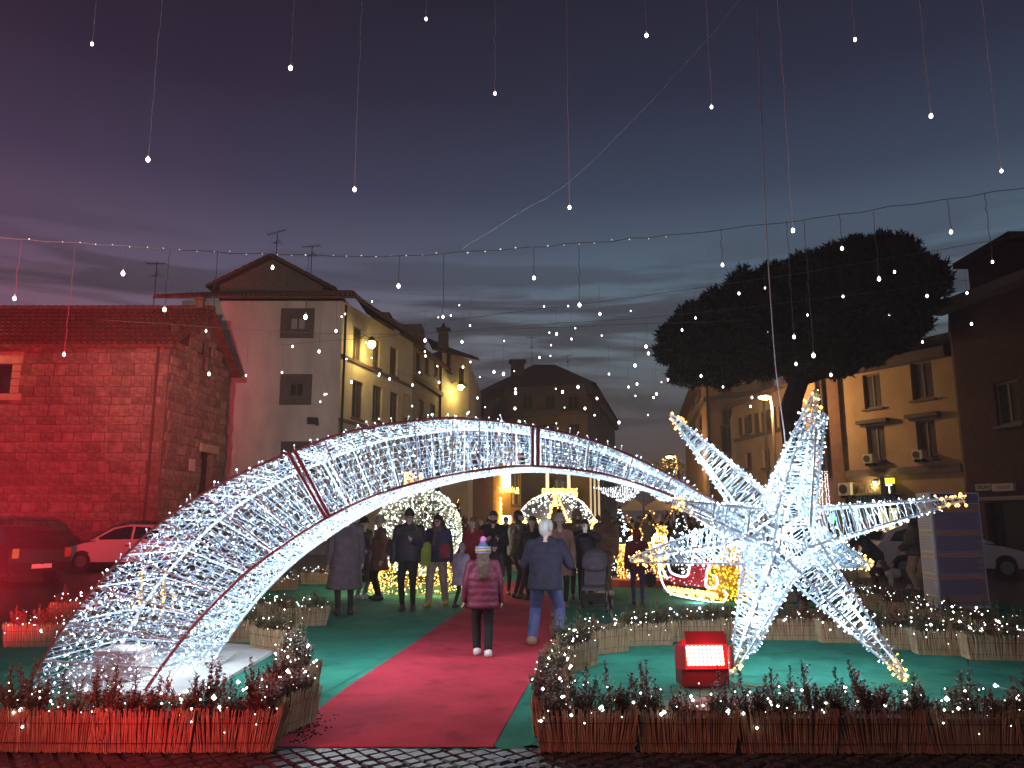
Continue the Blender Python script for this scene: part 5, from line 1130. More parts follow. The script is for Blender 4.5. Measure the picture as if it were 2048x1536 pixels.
r_, W2 = person('man in dark quilted jacket and flat cap walking towards the camera', (815, 1222), 1.78, 176, (.028, .020, .032), (.010, .008, .012), (.03, .02, .02), stride=.09, headturn=8, hat=(.03, .02, .025), hatfold=False, glasses=True, lh=(-.10, .20, 1.22), bulk=1.1, spread=.075, puffer=True)
bag('shopping_bag', 'lime green bag hanging beside the man in the flat cap', W2, (-.30, .02, .98), (.20, .10, .42), (.25, .30, .03), [(-.26, .02, 1.18), (-.12, .12, 1.50)], 0)
r_, W2 = person('woman with long dark hair, blue jacket and cream trousers', (874, 1211), 1.70, 172, (.055, .050, .12), (.42, .33, .26), (.42, .30, .05), stride=.20, headturn=-14, hair=(.012, .008, .008), hairlen=.26, glasses=True, legw=1.25, scarf=(.18, .10, .09), bulk=1.12, spread=.12)
bag('hip_bag', 'red plaid hip bag worn by the woman in the blue jacket', W2, (-.17, .14, 1.05), (.20, .10, .28), (.35, .04, .05), [(-.15, .14, 1.16), (.1, .15, 1.46)], 0)
person('small child in silver-lilac puffer jacket and pale hat', (922, 1216), 1.15, -40, (.48, .40, .52), (.02, .02, .025), (.02, .02, .02), puffer=True, hat=(.42, .36, .42), stride=.16, coat=.62, bulk=1.25)
person('woman in red coat with curly brown hair behind the silver child', (946, 1204), 1.66, 150, (.42, .02, .025), (.03, .02, .02), (.02, .02, .02), coat=.55, hair=(.16, .06, .03), hairlen=.16)
rg_, WG = person('girl in magenta padded jacket and striped bobble hat walking away', (965, 1312), 1.31, 4, (.14, .008, .032), (.012, .008, .010), (.62, .60, .60), puffer=True, stride=-.10, hair=(.060, .028, .016), hairlen=.34, hat=(.05, .09, .17), pom=(.62, .16, .50), coat=.74, legw=1.22, bulk=1.16, spread=.085, voxel=.013, lh=(-.30, .10, .84), rh=(.30, .06, .84))
for ch_ in list(rg_.children):
    if ch_.name.startswith('hat'):
        hs_ = 1.31 / 1.75; M_ = Matrix.Rotation(R(4), 3, 'Z')
        for (zz, rad, col, w_) in ((.075, .110, (.22, .22, .38), .022), (.035, .117, (.50, .33, .07), .021), (-.004, .117, (.22, .20, .36), .017)):
            pts = [WG((rad * math.cos(t), .012 + rad * math.sin(t), 1.615 + zz)) for t in np.linspace(0, 2 * math.pi, 21)]; MB().path(pts, w_ * hs_, 6).build('hat_stripe', cloth(col), ch_, True)
person('bearded man in black jacket behind the bobble hat', (986, 1204), 1.78, 178, (.015, .012, .016), (.02, .018, .02), beard=True, hair=(.02, .014, .012), bulk=1.15, lh=(-.12, .25, 1.2), rh=(.12, .25, 1.2))
person('child in black with patterned pompom hat in front of the bearded man', (990, 1213), 1.18, 150, (.02, .015, .02), (.02, .015, .018), hat=(.03, .02, .03), pom=(.03, .02, .03), puffer=True)
person('boy in dark coat and cream beanie', (1010, 1190), 1.38, 185, (.02, .016, .02), (.02, .016, .02), hat=(.50, .42, .34), puffer=True)
person('man in olive-brown jacket with dark hair turned to the right', (1036, 1197), 1.80, 300, (.10, .065, .04), (.03, .018, .018), (.03, .02, .02), headturn=-25, hair=(.03, .02, .016), bulk=1.18, puffer=True)
rm, WM = person('grey-haired man in navy jacket and jeans bending to look, back to camera', (1090, 1291), 1.75, -12, (.026, .022, .046), (.085, .10, .24), (.28, .15, .08), headturn=-28, legw=1.25, crouch=.12, lean=.2, hair=(.40, .38, .38), bulk=1.14, spread=.17, coat=.82, lh=(-.16, .30, 1.12), rh=(.19, .30, 1.10), voxel=.013)
person('woman with dark hair hidden behind the grey-haired man', (1066, 1200), 1.68, 160, (.03, .02, .022), (.02, .018, .02), hair=(.02, .014, .012), hairlen=.25)
person('woman in dusty pink coat and white pompom hat facing the camera', (1121, 1216), 1.70, 182, (.34, .17, .14), (.02, .015, .018), (.22, .12, .06), coat=.60, hair=(.03, .016, .012), hairlen=.24, hat=(.55, .48, .44), pom=(.03, .02, .02), bulk=1.05)
person('bearded man in tan hooded coat behind the pink coat', (1156, 1198), 1.80, 185, (.22, .10, .05), (.02, .016, .018), hood=(.22, .12, .07), beard=True, bulk=1.15, coat=.7)
rp, WP = person('person in black jacket holding up a white phone to take a picture', (1172, 1210), 1.62, 178, (.024, .018, .030), (.012, .010, .012), hair=(.02, .014, .012), lh=(-.045, .30, 1.50), rh=(.09, .30, 1.47), bulk=1.1, puffer=True)
p = WP((.01, .345, 1.555)); t = thing('phone', 'white phone held up by the person in the black jacket', 'phone', tuple(p)); MB().box(p, (.078, .010, .155), .05).build('case', mat('phone_white', (.75, .75, .75), .3), t); MB().box(p + Vector((-.02, -.008, .05)), (.022, .006, .036), .05).build('camera_bump', m_dark, t)
person('man in brown padded hooded jacket seen from behind', (1214, 1192), 1.80, 25, (.17, .075, .04), (.26, .15, .10), (.55, .48, .44), puffer=True, hood=(.12, .055, .035), bulk=1.25)
r_, W2 = person('child in dark red hooded jacket and blue-violet trousers looking at the sleigh', (1277, 1210), 1.42, -6, (.16, .012, .014), (.075, .06, .15), (.07, .03, .025), hood=(.20, .015, .018), bulk=1.15, coat=.8)
bag('small_backpack', 'small black bag hanging from the hand of the red-hooded child', W2, (.30, .05, .58), (.20, .14, .28), (.015, .012, .016), [(.28, .05, .72), (.27, .05, .85)], 0)
person('person in dark navy coat with a fair hat behind the reindeer', (1326, 1152), 1.76, 5, (.02, .018, .034), (.02, .018, .02), hat=(.42, .28, .17), bulk=1.25, coat=.6, puffer=True)
person('person in dark coat stooping beside the white car', (1757, 1184), 1.66, 70, (.016, .013, .022), (.05, .02, .03), (.03, .02, .03), lean=.75, hat=(.28, .17, .15), bulk=1.15, coat=.75, lh=(-.2, .35, .75), rh=(.2, .38, .8))
r_, W2 = person('person in dark olive jacket and beige trousers beside the totem', (1838, 1190), 1.74, 75, (.050, .036, .026), (.42, .28, .19), (.06, .04, .03), puffer=True, hood=(.045, .033, .025), bulk=1.2, lh=(-.1, .28, .98), rh=(.1, .28, .98))
# ---- the crowd farther down the street
cr_col = [(.02, .016, .02), (.03, .02, .02), (.05, .03, .025), (.10, .05, .03), (.02, .025, .04), (.16, .03, .03), (.12, .09, .07)]
def low(i): return dict(top=cr_col[i % 7], legs=(.02, .018, .02), lod=1, hair=((.02, .015, .012), (.10, .06, .03), (.2, .17, .15))[i % 3], hat=((.3, .25, .2), (.06, .02, .02), (.02, .02, .03), (.2, .05, .05))[i % 4] if i % 2 else None, bulk=1.1, coat=.6 if i % 3 == 0 else None)
far = [(1240, 26), (1262, 30), (1285, 27), (1305, 33), (1222, 33), (1196, 29), (1300, 24), (1335, 30), (1318, 40), (1278, 44), (1250, 38), (1355, 36), (1296, 52), (1330, 50), (960, 24), (930, 26), (905, 29), (978, 31), (1012, 28), (1050, 27), (1392, 27), (1415, 31), (1440, 26), (1378, 34)]
for i, (px, Y) in enumerate(far):
    p = at(px, 1041, Y); nm = ('left of the walk-through bauble' if px < 1060 else 'in front of the light curtain' if px < 1345 else 'behind the sleigh and the star')
    k = sum(1 for q in far[:i] if (q[0] < 1060) == (px < 1060) and (q[0] < 1345) == (px < 1345))
    lst = sorted([q for q in far if (q[0] < 1060) == (px < 1060) and (q[0] < 1345) == (px < 1345)])
    person(f'{ordn(lst.index((px, Y)))} distant dark-clad figure from the left {nm}', None, random.uniform(1.6, 1.82), random.uniform(0, 360), group='distant crowd down the street', at_pos=(p.x, Y, 0), **low(i))
# ---- dog
def dog():
    g_ = gnd(1800, 1178); t = thing('dog', 'small brown and white dog standing by the beige trousers', 'dog', (g_.x, g_.y, 0)); O = Vector((g_.x, g_.y, 0)); d = Vector((-1, 0, 0)); u = Vector((0, 0, 1)); sd = Vector((0, 1, 0))
    q = lambda x, y, z: O + d * x + sd * y + u * z
    c = [(q(-.2, 0, .36), q(.0, 0, .36), .10, .105, 0), (q(.0, 0, .36), q(.2, 0, .37), .105, .125, 1), (q(.24, 0, .42), q(.34, 0, .56), .085, .065, 0), (q(.36, 0, .60), q(.38, 0, .59), .075, .07, 0), (q(.42, 0, .57), q(.50, 0, .55), .042, .032, 1), (q(-.27, 0, .42), q(-.36, 0, .55), .03, .022, 0), (q(-.36, 0, .55), q(-.30, 0, .66), .022, .016, 1)]
    for y in (-.06, .06):
        c += [(q(.2, y, .30), q(.2, y, .16), .045, .028, 1), (q(.2, y, .16), q(.21, y, .03), .026, .024, 1), (q(.22, y, .025), q(.25, y, .025), .025, .022, 1), (q(-.2, y, .32), q(-.14, y, .20), .065, .04, 0), (q(-.14, y, .20), q(-.24, y, .12), .036, .025, 0), (q(-.24, y, .12), q(-.22, y, .03), .024, .022, 1), (q(-.21, y, .025), q(-.18, y, .025), .025, .022, 1), (q(.34, y * .9, .65), q(.31, y * 1.3, .60), .024, .018, 0)]
    fuse(c, .014, [mat('dog_brown', (.13, .06, .035), .85, .3, 20, .4, 80), mat('dog_white', (.55, .45, .38), .85, .2, 20, .4, 80)], 'body', t)
    MB().ball(q(.53, 0, .555), .014, 6, 5).build('nose', m_dark, t); 
    for y in (-.035, .035): MB().ball(q(.43, y, .615), .011, 6, 5).build('eye', MATS['eye_dark'], t)
    MB().path([q(.30, 0, .50), q(.1, .05, .62), q(-.25, .1, 1.0)], .006, 4).build('leash', m_dark, t)
dog()
# ---- strollers
def stroller(px, py, yaw, canopy, label):
    g_ = gnd(px, py); t = thing('stroller', label, 'stroller', (g_.x, g_.y, .004), yaw, 'baby strollers'); M = Matrix.Translation((g_.x, g_.y, .004)) @ Matrix.Rotation(yaw, 4, 'Z'); q = lambda *p: M @ Vector(p); mc = cloth(canopy); md = mat('stroller_dark', (.02, .015, .018), .6)
    mb = MB()
    for x in (-.22, .22):
        mb.path([q(x, -.30, .10), q(x, -.05, .48), q(x, .28, .98), q(x * .95, .38, 1.03)], .014, 6); mb.path([q(x, .34, .11), q(x, .1, .42), q(x, -.1, .55)], .013, 6)
    mb.path([q(-.21, .38, 1.03), q(.21, .38, 1.03)], .016, 6).path([q(-.22, -.30, .12), q(.22, -.30, .12)], .01, 5).path([q(-.22, .34, .11), q(.22, .34, .11)], .01, 5); mb.build('frame', md, t)
    for x in (-.25, .25):
        for y, r_ in ((-.30, .085), (.34, .115)):
            w = MB(); c = q(x, y, r_ + .002); ax = (q(1, 0, 0) - q(0, 0, 0)); w.tube(c - ax * .02, c + ax * .02, r_, 16); o = w.build('wheel', md, t); MB().tube(c - ax * .024, c + ax * .024, r_ * .45, 12).build('hub', mat('hub_grey', (.35, .33, .33), .4), o)
    # seat shell: padded back and seat
    bm = MB(); bm.extr([q(-.19, .06, .40), q(-.19, .22, .86), q(-.19, .17, .88), q(-.19, -.02, .46), q(-.19, -.28, .42), q(-.19, -.28, .37)], M.to_3x3() @ Vector((.38, 0, 0))); bm.build('seat', mc, t)
    bm = MB(); bm.extr([q(-.2, .16, .30), q(-.2, -.22, .30), q(-.2, -.20, .18), q(-.2, .14, .18)], M.to_3x3() @ Vector((.4, 0, 0))); bm.build('basket', md, t)
    # canopy: quarter dome of fabric panels
    V, Fq = [], []; nu, nv = 14, 9
    for i in range(nv + 1):
        a = R(-18) + R(150) * i / nv
        for j in range(nu + 1):
            b = math.pi * j / nu; x = -math.cos(b) * .235; rr = .30 * math.sin(b) ** .55; V.append(q(x, .13 - math.cos(a) * rr * (.9), .80 + math.sin(a) * rr * .95))
    for i in range(nv):
        for j in range(nu): k = i * (nu + 1) + j; Fq.append((k, k + 1, k + nu + 2, k + nu + 1))
    bm = MB(); bm.add(V, Fq); o = bm.build('canopy', mc, t, True)
    md_ = o.modifiers.new('t', 'SOLIDIFY'); md_.thickness = .012
    for x in (-.06, .06): MB().box(q(x, .235, .60), (.03, .012, .26), yaw).build('strap', md, t)
stroller(1190, 1222, R(-14) , (.20, .17, .21), 'grey canopied stroller parked before the person with the phone')
stroller(1606, 1224, R(195), (.03, .022, .028), 'dark folding stroller standing behind the star')
# ================================================================== CARS
def car(loc, yaw, label, paint, Lc=3.6, lights=False, Hc=1.48):
    t = thing('parked_car', label, 'car', (loc[0], loc[1], 0), yaw, 'cars parked at the square'); M = Matrix.Translation((loc[0], loc[1], 0)) @ Matrix.Rotation(yaw, 4, 'Z'); k = Lc / 3.6; kh = Hc / 1.48
    # side outline (x forward, z up), half width by height
    low_ = [(-1.74, .30), (-1.78, .55), (-1.72, .88), (-1.60, 1.02), (-1.3, 1.00), (.62, .95), (1.10, .88), (1.52, .76), (1.74, .60), (1.78, .42), (1.70, .27)]
    n = len(low_); V, Fq = [], []; Wd = [(-.78, .93), (-.80, 1), (-.60, 1.0), (0, 1), (.60, 1.0), (.80, 1), (.78, .93)]
    prof = []
    for y, sx_ in ((-.80, .955), (-.80, .985), (-.55, 1.0), (0, 1.012), (.55, 1.0), (.80, .985), (.80, .955)):
        prof.append([(x * sx_ * k, y * (1 if z < .7 else .975), z * kh) for (x, z) in low_])
    for r_ in prof: V.extend([M @ Vector(v) for v in r_])
    for i in range(6):
        for j in range(n - 1): Fq.append((i * n + j, i * n + j + 1, (i + 1) * n + j + 1, (i + 1) * n + j))
        Fq.append((i * n + n - 1, i * n, (i + 1) * n, (i + 1) * n + n - 1))
    Fq.append(tuple(range(n))[::-1]); Fq.append(tuple(6 * n + j for j in range(n)))
    mb = MB(); mb.add(V, Fq); b = mb.build('body', paint, t); bv = b.modifiers.new('b', 'BEVEL'); bv.width = .05; bv.segments = 3; bv.limit_method = 'ANGLE'; bv.angle_limit = R(25)
    # cabin: roof and pillars, then glass slightly inset
    cab = [(-1.55, .98), (-1.38, 1.30), (-1.0, 1.45), (-.2, 1.48), (.30, 1.38), (.98, .94)]
    def loft(pts, yb, yt, x_in):
        V = []; m = len(pts)
        for s in (-1, 1):
            for (x, z) in pts: f = (z - .95) / .53; V.append(M @ Vector((x * k, s * (yb + (yt - yb) * f), z * kh)))
        return V, [(j, j + 1, m + j + 1, m + j) for j in range(m - 1)] + [tuple(range(m))[::-1], tuple(range(m, 2 * m))]
    mb = MB(); mb.add(*loft(cab, .74, .58, 0)); b = mb.build('cabin', paint, t); bv = b.modifiers.new('b', 'BEVEL'); bv.width = .06; bv.segments = 3; bv.limit_method = 'ANGLE'; bv.angle_limit = R(25)
    mg = mat('car_glass', (.015, .014, .016), .08, spec=.9)
    for s in (-1, 1):
        for pts in ([(-1.38, 1.02), (-1.22, 1.27), (-.95, 1.37), (-.42, 1.40), (-.42, 1.0)], [(-.34, 1.0), (-.34, 1.40), (-.15, 1.40), (.24, 1.31), (.78, .98)]):
            mb = MB(); q = []
            for (x, z) in pts: f = (z - .95) / .53; q.append(M @ Vector((x * k, s * (.74 - .16 * f + .004), z * kh)))
            mb.extr(q, M.to_3x3() @ Vector((0, s * .008, 0))); mb.build('side_window', mg, t)
        mb = MB(); mb.box(M @ Vector((-.30 * k, s * .806, .80 * kh)), (.16, .03, .03), yaw); mb.build('door_handle', m_dark, t)
        mb = MB(); mb.ball(M @ Vector((.66 * k, s * .86, 1.0 * kh)), .10, 8, 6, sc=(.7, .9, .7)); mb.build('wing_mirror', paint, t, True)
        for x in (-1.12, 1.12):
            c = M @ Vector((x * k, s * .73, .30)); ax = M.to_3x3() @ Vector((0, s, 0)); a_ = MB(); a_.tube(c - ax * .10, c + ax * .066, .345, 22); a_.build('wheel_arch', m_dark, t)
            o = MB().tube(c - ax * .09, c + ax * .10, .30, 22).build('tyre', mat('rubber', (.02, .02, .02), .8), t); MB().tube(c - ax * .02, c + ax * .108, .19, 10).build('rim', mat('rim_grey', (.25, .24, .24), .35, metal=.6), o)
        mb = MB(); mb.ball(M @ Vector((1.66 * k, s * .70, .62 * kh)), .17, 10, 8, sc=(.8, .75, .55), M=Matrix.Rotation(yaw, 3, 'Z')); mb.build('headlight', emit('headlight_on', (1, .95, .8), 12) if lights and s == lights else mat('headlight_off', (.5, .48, .45), .15), t, True)
        mb = MB(); mb.box(M @ Vector((-1.72 * k, s * .66, .78 * kh)), (.1, .16, .24), yaw); mb.build('tail_light', mat('tail_red', (.25, .01, .01), .2), t)
    for (xs, pts) in ((1, [(.42, 1.34), (.93, .99)]), (-1, [(-1.42, 1.29), (-1.57, 1.04)])):
        mb = MB(); q = []
        for (x, z), w_ in zip(pts, (.52, .66)):
            nx = .02 if xs > 0 else -.02
            q += [M @ Vector(((x + nx) * k, -w_, (z + .01) * kh)), M @ Vector(((x + nx) * k, w_, (z + .01) * kh))]
        mb.quad(q[0], q[1], q[3], q[2]); mb.build('windscreen', mg, t)
    for x in (1.79, -1.785): MB().box(M @ Vector((x * k, 0, .45)), (.015, .5, .11), yaw).build('number_plate', mat('plate_white', (.6, .6, .58), .5), t)
    MB().box(M @ Vector((1.74 * k, 0, .52 * kh)), (.08, .9, .12), yaw).build('grille', m_dark, t)
    return t
m_paint_w = mat('white_paint', (.60, .56, .52), .25, spec=.6); m_paint_d = mat('dark_paint', (.018, .012, .012), .25, spec=.6)
p = gnd(232, 1142); car((p.x, p.y + .8), R(180), 'small white hatchback parked before the church', m_paint_w, 3.7)
p = gnd(-40, 1172); car((p.x - .6, p.y + 1.6), R(150), 'dark car at the left edge with its tail lit red', m_paint_d, 4.0)
p = at(1876, 1041, 23.0); car((p.x, p.y), R(-5), 'white car with a lit headlight behind the totem', m_paint_w, 4.4, lights=-1)
lamp('headlight_beam', (p.x + 2.3, p.y - .7, .68), 60, (1, .9, .7), .05, spot=80, aim=(p.x + 6, p.y - 4.5, 0))
# ================================================================== LIGHT FIGURES
e_green = emit('led_greenish', (.82, 1.0, .80), 3.5); e_warm = emit('led_warm', (1, .60, .14), 4); e_gold = MATS['led_gold']; e_wht = emit('led_white', (.92, .95, 1), 4.5); e_red = emit('led_red', (1, .03, .06), 3.2)
m_gold = mat('gold_tinsel', (.42, .25, .04), .45, .3, 30, .6, 120, metal=.3); m_netw = mat('pale_net', (.45, .46, .40), .6); m_redt = mat('red_tinsel', (.30, .008, .015), .6, .3, 30, .6, 120)
def mesh_points(o, n, inflate=.012):
    me = o.data; me.calc_loop_triangles(); nt_ = len(me.loop_triangles); T = np.empty(nt_ * 3, np.int32); me.loop_triangles.foreach_get('vertices', T); T = T.reshape(-1, 3)
    V = np.empty(len(me.vertices) * 3, np.float32); me.vertices.foreach_get('co', V); V = V.reshape(-1, 3).astype(float); a, b, c = V[T[:, 0]], V[T[:, 1]], V[T[:, 2]]; N_ = np.cross(b - a, c - a); ar = np.linalg.norm(N_, axis=1)
    i = rng.choice(nt_, n, p=ar / ar.sum()); r1, r2 = np.sqrt(rng.random((n, 1))), rng.random((n, 1)); P = a[i] * (1 - r1) + b[i] * r1 * (1 - r2) + c[i] * r1 * r2; nn = N_[i] / np.maximum(ar[i][:, None], 1e-9); return P + nn * inflate, nn
# big bauble on its gold base
g_ = gnd(824, 1190); BX, BY = g_.x, g_.y + 1.0; RB = .98; BZ = at(824, 1062, BY).z
bb = thing('giant_bauble', 'giant white light bauble with gold crown and gold skirt base', 'light sculpture', (BX, BY, 0))
mb = MB()
for k in range(18):
    a = math.pi * k / 18; mb.path([(BX + RB * math.cos(a) * math.sin(t), BY + RB * math.sin(a) * math.sin(t), BZ + RB * math.cos(t)) for t in np.linspace(0, 2 * math.pi, 49)], .006, 3, caps=False)
for k in range(1, 17):
    ph = math.pi * k / 17; mb.path([(BX + RB * math.sin(ph) * math.cos(t), BY + RB * math.sin(ph) * math.sin(t), BZ + RB * math.cos(ph)) for t in np.linspace(0, 2 * math.pi, 49)], .006, 3, caps=False)
mb.build('wire_sphere', m_netw, bb)
d = rnd_unit(2300); P = np.array([BX, BY, BZ]) + d * (RB + rng.uniform(0, .035, (2300, 1))); sticks('led_stems', P - d * .03, P, .006, mat('stem_pale', (.6, .62, .55), .5), bb); z = rng.random(2300)
leds('white_bulbs', P[z < .5], e_green, .0115, bb, .8); leds('warm_white_bulbs', P[z > .82], emit('led_ivory', (1, .97, .82), 4), .014, bb, .8)
mb = MB(); rings = [(.02, 1.12), (.25, 1.02), (.5, .92), (.72, .80)]
for z_, r_ in rings: mb.path([(BX + r_ * math.cos(t), BY + r_ * math.sin(t), z_) for t in np.linspace(0, 2 * math.pi, 49)], .014, 4, caps=False)
for k in range(26):
    t = 2 * math.pi * k / 26; mb.path([(BX + r_ * math.cos(t), BY + r_ * math.sin(t), z_) for z_, r_ in rings], .010, 4)
mb.build('gold_skirt', m_gold, bb)
n = 1100; t = rng.uniform(0, 2 * math.pi, n); h = rng.random(n) * .72; r_ = 1.12 - h * .44 + rng.normal(0, .03, n); leds('gold_bulbs', np.stack([BX + r_ * np.cos(t), BY + r_ * np.sin(t), h + .02], 1), e_warm, .0125, bb, .8)
cz = BZ + RB; mb = MB(); mb.tube((BX - .15, BY, cz - .03), (BX - .15, BY, cz + .22), .2, 14, r1=.17)
mb.path([(BX - .15 + .1 * math.cos(t), BY, cz + .33 + .11 * math.sin(t)) for t in np.linspace(0, 2 * math.pi, 17)], .015, 5); mb.build('crown', m_gold, bb)
P = np.stack([BX - .15 + .21 * np.cos(t[:170]), BY + .21 * np.sin(t[:170]), cz + rng.uniform(-.02, .36, 170)], 1); leds('crown_bulbs', P, e_amber, .013, bb, .8)
for a in range(4): lamp('bauble_glow', (BX + 1.22 * math.cos(a * 1.57 + .8), BY + 1.22 * math.sin(a * 1.57 + .8), BZ), 16, (.95, 1, .9), .2, bb)
lamp('bauble_glow', (BX, BY, BZ), 30, (.95, 1, .9), .3, bb)
for a in range(5): lamp('skirt_glow', (BX + 1.3 * math.cos(a * 1.257 + .3 - 1.57), BY + 1.3 * math.sin(a * 1.257 + .3 - 1.57), .32), 22, (1, .72, .22), .12, bb)
# walk-through bauble with a star-shaped opening
UY = 24.0; UC = at(1111, 1041, UY); RU = 1.28; UZ = at(1111, 985, UY).z - RU
ub = thing('walk_through_bauble', 'walk-through light ball with a gold-edged star opening in mid street', 'light sculpture', (UC.x, UY, 0))
stp = []
for k in range(10):
    a = math.pi / 2 + k * math.pi / 5; rr = 1.0 if k % 2 == 0 else .40; stp.append((rr * math.cos(a) * RU * 1.0, rr * math.sin(a) * RU * 1.0))
def in_star(x, z):
    c = False; j = 9
    for i in range(10):
        xi, zi = stp[i]; xj, zj = stp[j]
        if (zi > z) != (zj > z) and x < (xj - xi) * (z - zi) / (zj - zi) + xi: c = not c
        j = i
    return c
d = rnd_unit(2600); P = d * RU; keep = np.array([not in_star(p[0], p[2]) and p[2] + UZ > .05 for p in P]); P = P[keep] + np.array([UC.x, UY, UZ])
z = rng.random(len(P)); leds('white_bulbs', P[z < .5], e_wht, .014, ub, .9); leds('ivory_bulbs', P[z > .8], MATS['led_ivory'], .019, ub, .9)
mb = MB(); nu, nv = 40, 20; V, Fq = [], []
for i in range(nv + 1):
    for j in range(nu): a, b = math.pi * i / nv, 2 * math.pi * j / nu; V.append((UC.x + RU * .97 * math.sin(a) * math.cos(b), UY + RU * .97 * math.sin(a) * math.sin(b), UZ + RU * .97 * math.cos(a)))
for i in range(nv):
    for j in range(nu):
        q = [V[i * nu + j], V[(i + 1) * nu + j], V[(i + 1) * nu + (j + 1) % nu], V[i * nu + (j + 1) % nu]]; cx = sum(v[0] for v in q) / 4 - UC.x; czz = sum(v[2] for v in q) / 4 - UZ
        if not in_star(cx, czz) and czz + UZ > .03: mb.add([Vector(v) for v in q], [(0, 1, 2, 3)])
o = mb.build('net_shell', mat('grey_net', (.22, .20, .19), .8), ub); sm = o.modifiers.new('s', 'SOLIDIFY'); sm.thickness = .02
GP = []; mb = MB()
for s_ in (-1, 1):
    for i in range(10):
        p0, p1 = Vector((stp[i][0], 0, stp[i][1])), Vector((stp[(i + 1) % 10][0], 0, stp[(i + 1) % 10][1])); pts = []
        for f_ in np.linspace(0, 1, 14):
            q = p0.lerp(p1, f_); y = s_ * math.sqrt(max(0, RU * RU - q.x ** 2 - q.z ** 2)); w = Vector((UC.x + q.x, UY + y, max(.04, UZ + q.z))); pts.append(w)
            for _ in range(3): GP.append(w + Vector(rng.normal(0, .025, 3)))
        mb.path(pts, .025, 5)
for k in range(60):
    a = 2 * math.pi * k / 60
mb.path([(UC.x + RU * 1.005 * math.cos(t), UY, max(.03, UZ + RU * 1.005 * math.sin(t))) for t in np.linspace(0, 2 * math.pi, 61)], .014, 4); mb.build('gold_edging', emit('rope_warm', (1, .72, .3), 1.1), ub)
leds('gold_bulbs', np.array([tuple(p) for p in GP]), e_warm, .022, ub, .6); lamp('ball_glow', (UC.x, UY - 1.5, 1.6), 45, (1, .9, .75), .4, ub); lamp('ball_glow', (UC.x, UY, 1.3), 30, (1, .9, .75), .3, ub)
# sleigh
s0, s1 = gnd(1330, 1176), gnd(1452, 1209); sl_ = thing('light_sleigh', 'sleigh outlined in white rope light with red side and gold scrollwork', 'light sculpture', tuple(s0.lerp(s1, .5)))
YS = 16.6; SW = .75
def sp(px, py, y=0.0): return at(px, py, YS - (px - 1320) / 135 * .9 + y)
rail = [(1327, 1095), (1318, 1120), (1320, 1150), (1332, 1178), (1352, 1190), (1400, 1199), (1440, 1206), (1450, 1200), (1453, 1188), (1446, 1180)]
sidec = [(1311, 1100), (1308, 1095), (1314, 1092), (1319, 1102), (1322, 1130), (1335, 1158)]
back = [(1425, 1122), (1415, 1138), (1412, 1160), (1413, 1173), (1425, 1176), (1434, 1170), (1433, 1155), (1426, 1151)]
seatl = [(1336, 1122), (1340, 1142), (1352, 1150), (1368, 1153), (1376, 1148), (1380, 1130), (1388, 1112)]
e_rope = emit('rope_white', (.92, .95, 1), 2.0)
for nm, pts in (('runner_rope', rail), ('front_rope', sidec), ('back_rope', back), ('seat_rope', seatl)):
    for yy in (0.0, SW):
        MB().path([tuple(p) for p in spline([tuple(sp(x, y, yy)) for x, y in pts], 40)], .022 if yy == 0 else .016, 6).build(nm, e_rope, sl_)
pol = [(1333, 1122), (1340, 1150), (1338, 1163), (1350, 1170), (1411, 1174), (1411, 1158), (1414, 1138), (1423, 1122), (1390, 1112), (1381, 1132), (1377, 1149), (1367, 1154), (1350, 1150), (1340, 1138)]
for yy in (.02, SW - .02):
    mb = MB(); mb.extr([sp(x, y, yy) for x, y in pol], (0, .03, 0)); sd_ = mb.build('side_panel', m_redt, sl_); P, nn = mesh_points(sd_, 150, .012); leds('red_bulbs', P, e_red, .011, sl_, .9); leds('pink_bulbs', P[::6] + np.array([0, -.02, 0]), emit('led_pink', (1, .35, .42), 5), .012, sl_)
mb = MB(); mb.extr([sp(1345, 1165, .05), sp(1412, 1172, .05), sp(1412, 1172, SW - .05), sp(1345, 1165, SW - .05)], (0, 0, .04)); mb.build('floor', m_redt, sl_)
P = []
for k in range(520):
    f_ = random.random(); x = 1335 + f_ * 100; y0_ = 1172 + f_ * 14; P.append(sp(x, y0_ + random.uniform(0, 17) * (.75 + .25 * math.sin(f_ * 30)), random.uniform(-.02, .02)))
leds('gold_scroll_bulbs', np.array([tuple(p) for p in P]), e_warm, .014, sl_, .7); mb = MB()
for k in range(8): mb.path([sp(1335 + k * 12 + 9 * math.cos(t), 1178 + k * 1.9 + 7 * math.sin(t), .0) for t in np.linspace(0, 5, 12)], .012, 4)
mb.build('gold_scroll', m_gold, sl_); lamp('sleigh_glow', sp(1395, 1196, -.35), 14, (.9, .97, 1), .15, sl_); lamp('sleigh_red_glow', sp(1385, 1140, -.5), 3.5, (1, .05, .08), .15, sl_)
# gold sack behind the sleigh
p = sp(1462, 1190, .55); sk = thing('gift_sack', 'big gold lit gift sack standing behind the sleigh', 'light sculpture', (p.x, p.y, 0)); O = Vector((p.x, p.y, 0))
o = fuse([(O + Vector((-.12, 0, .36)), O + Vector((.12, 0, .36)), .36, .36, 0), (O + Vector((-.05, 0, .6)), O + Vector((.1, 0, .85)), .34, .22, 0), (O + Vector((.1, 0, .9)), O + Vector((.16, 0, 1.1)), .14, .2, 0)], .03, [m_gold], 'sack_body', sk)
P, nn = mesh_points(o, 900, .015); leds('gold_bulbs', P, emit('led_deepgold', (1, .60, .05), 3.2), .013, sk, .9); lamp('sack_glow', O + Vector((0, -.75, .5)), 7, (1, .68, .12), .15, sk); lamp('sack_glow', O + Vector((-.1, -.5, 1.2)), 4, (1, .68, .12), .15, sk)
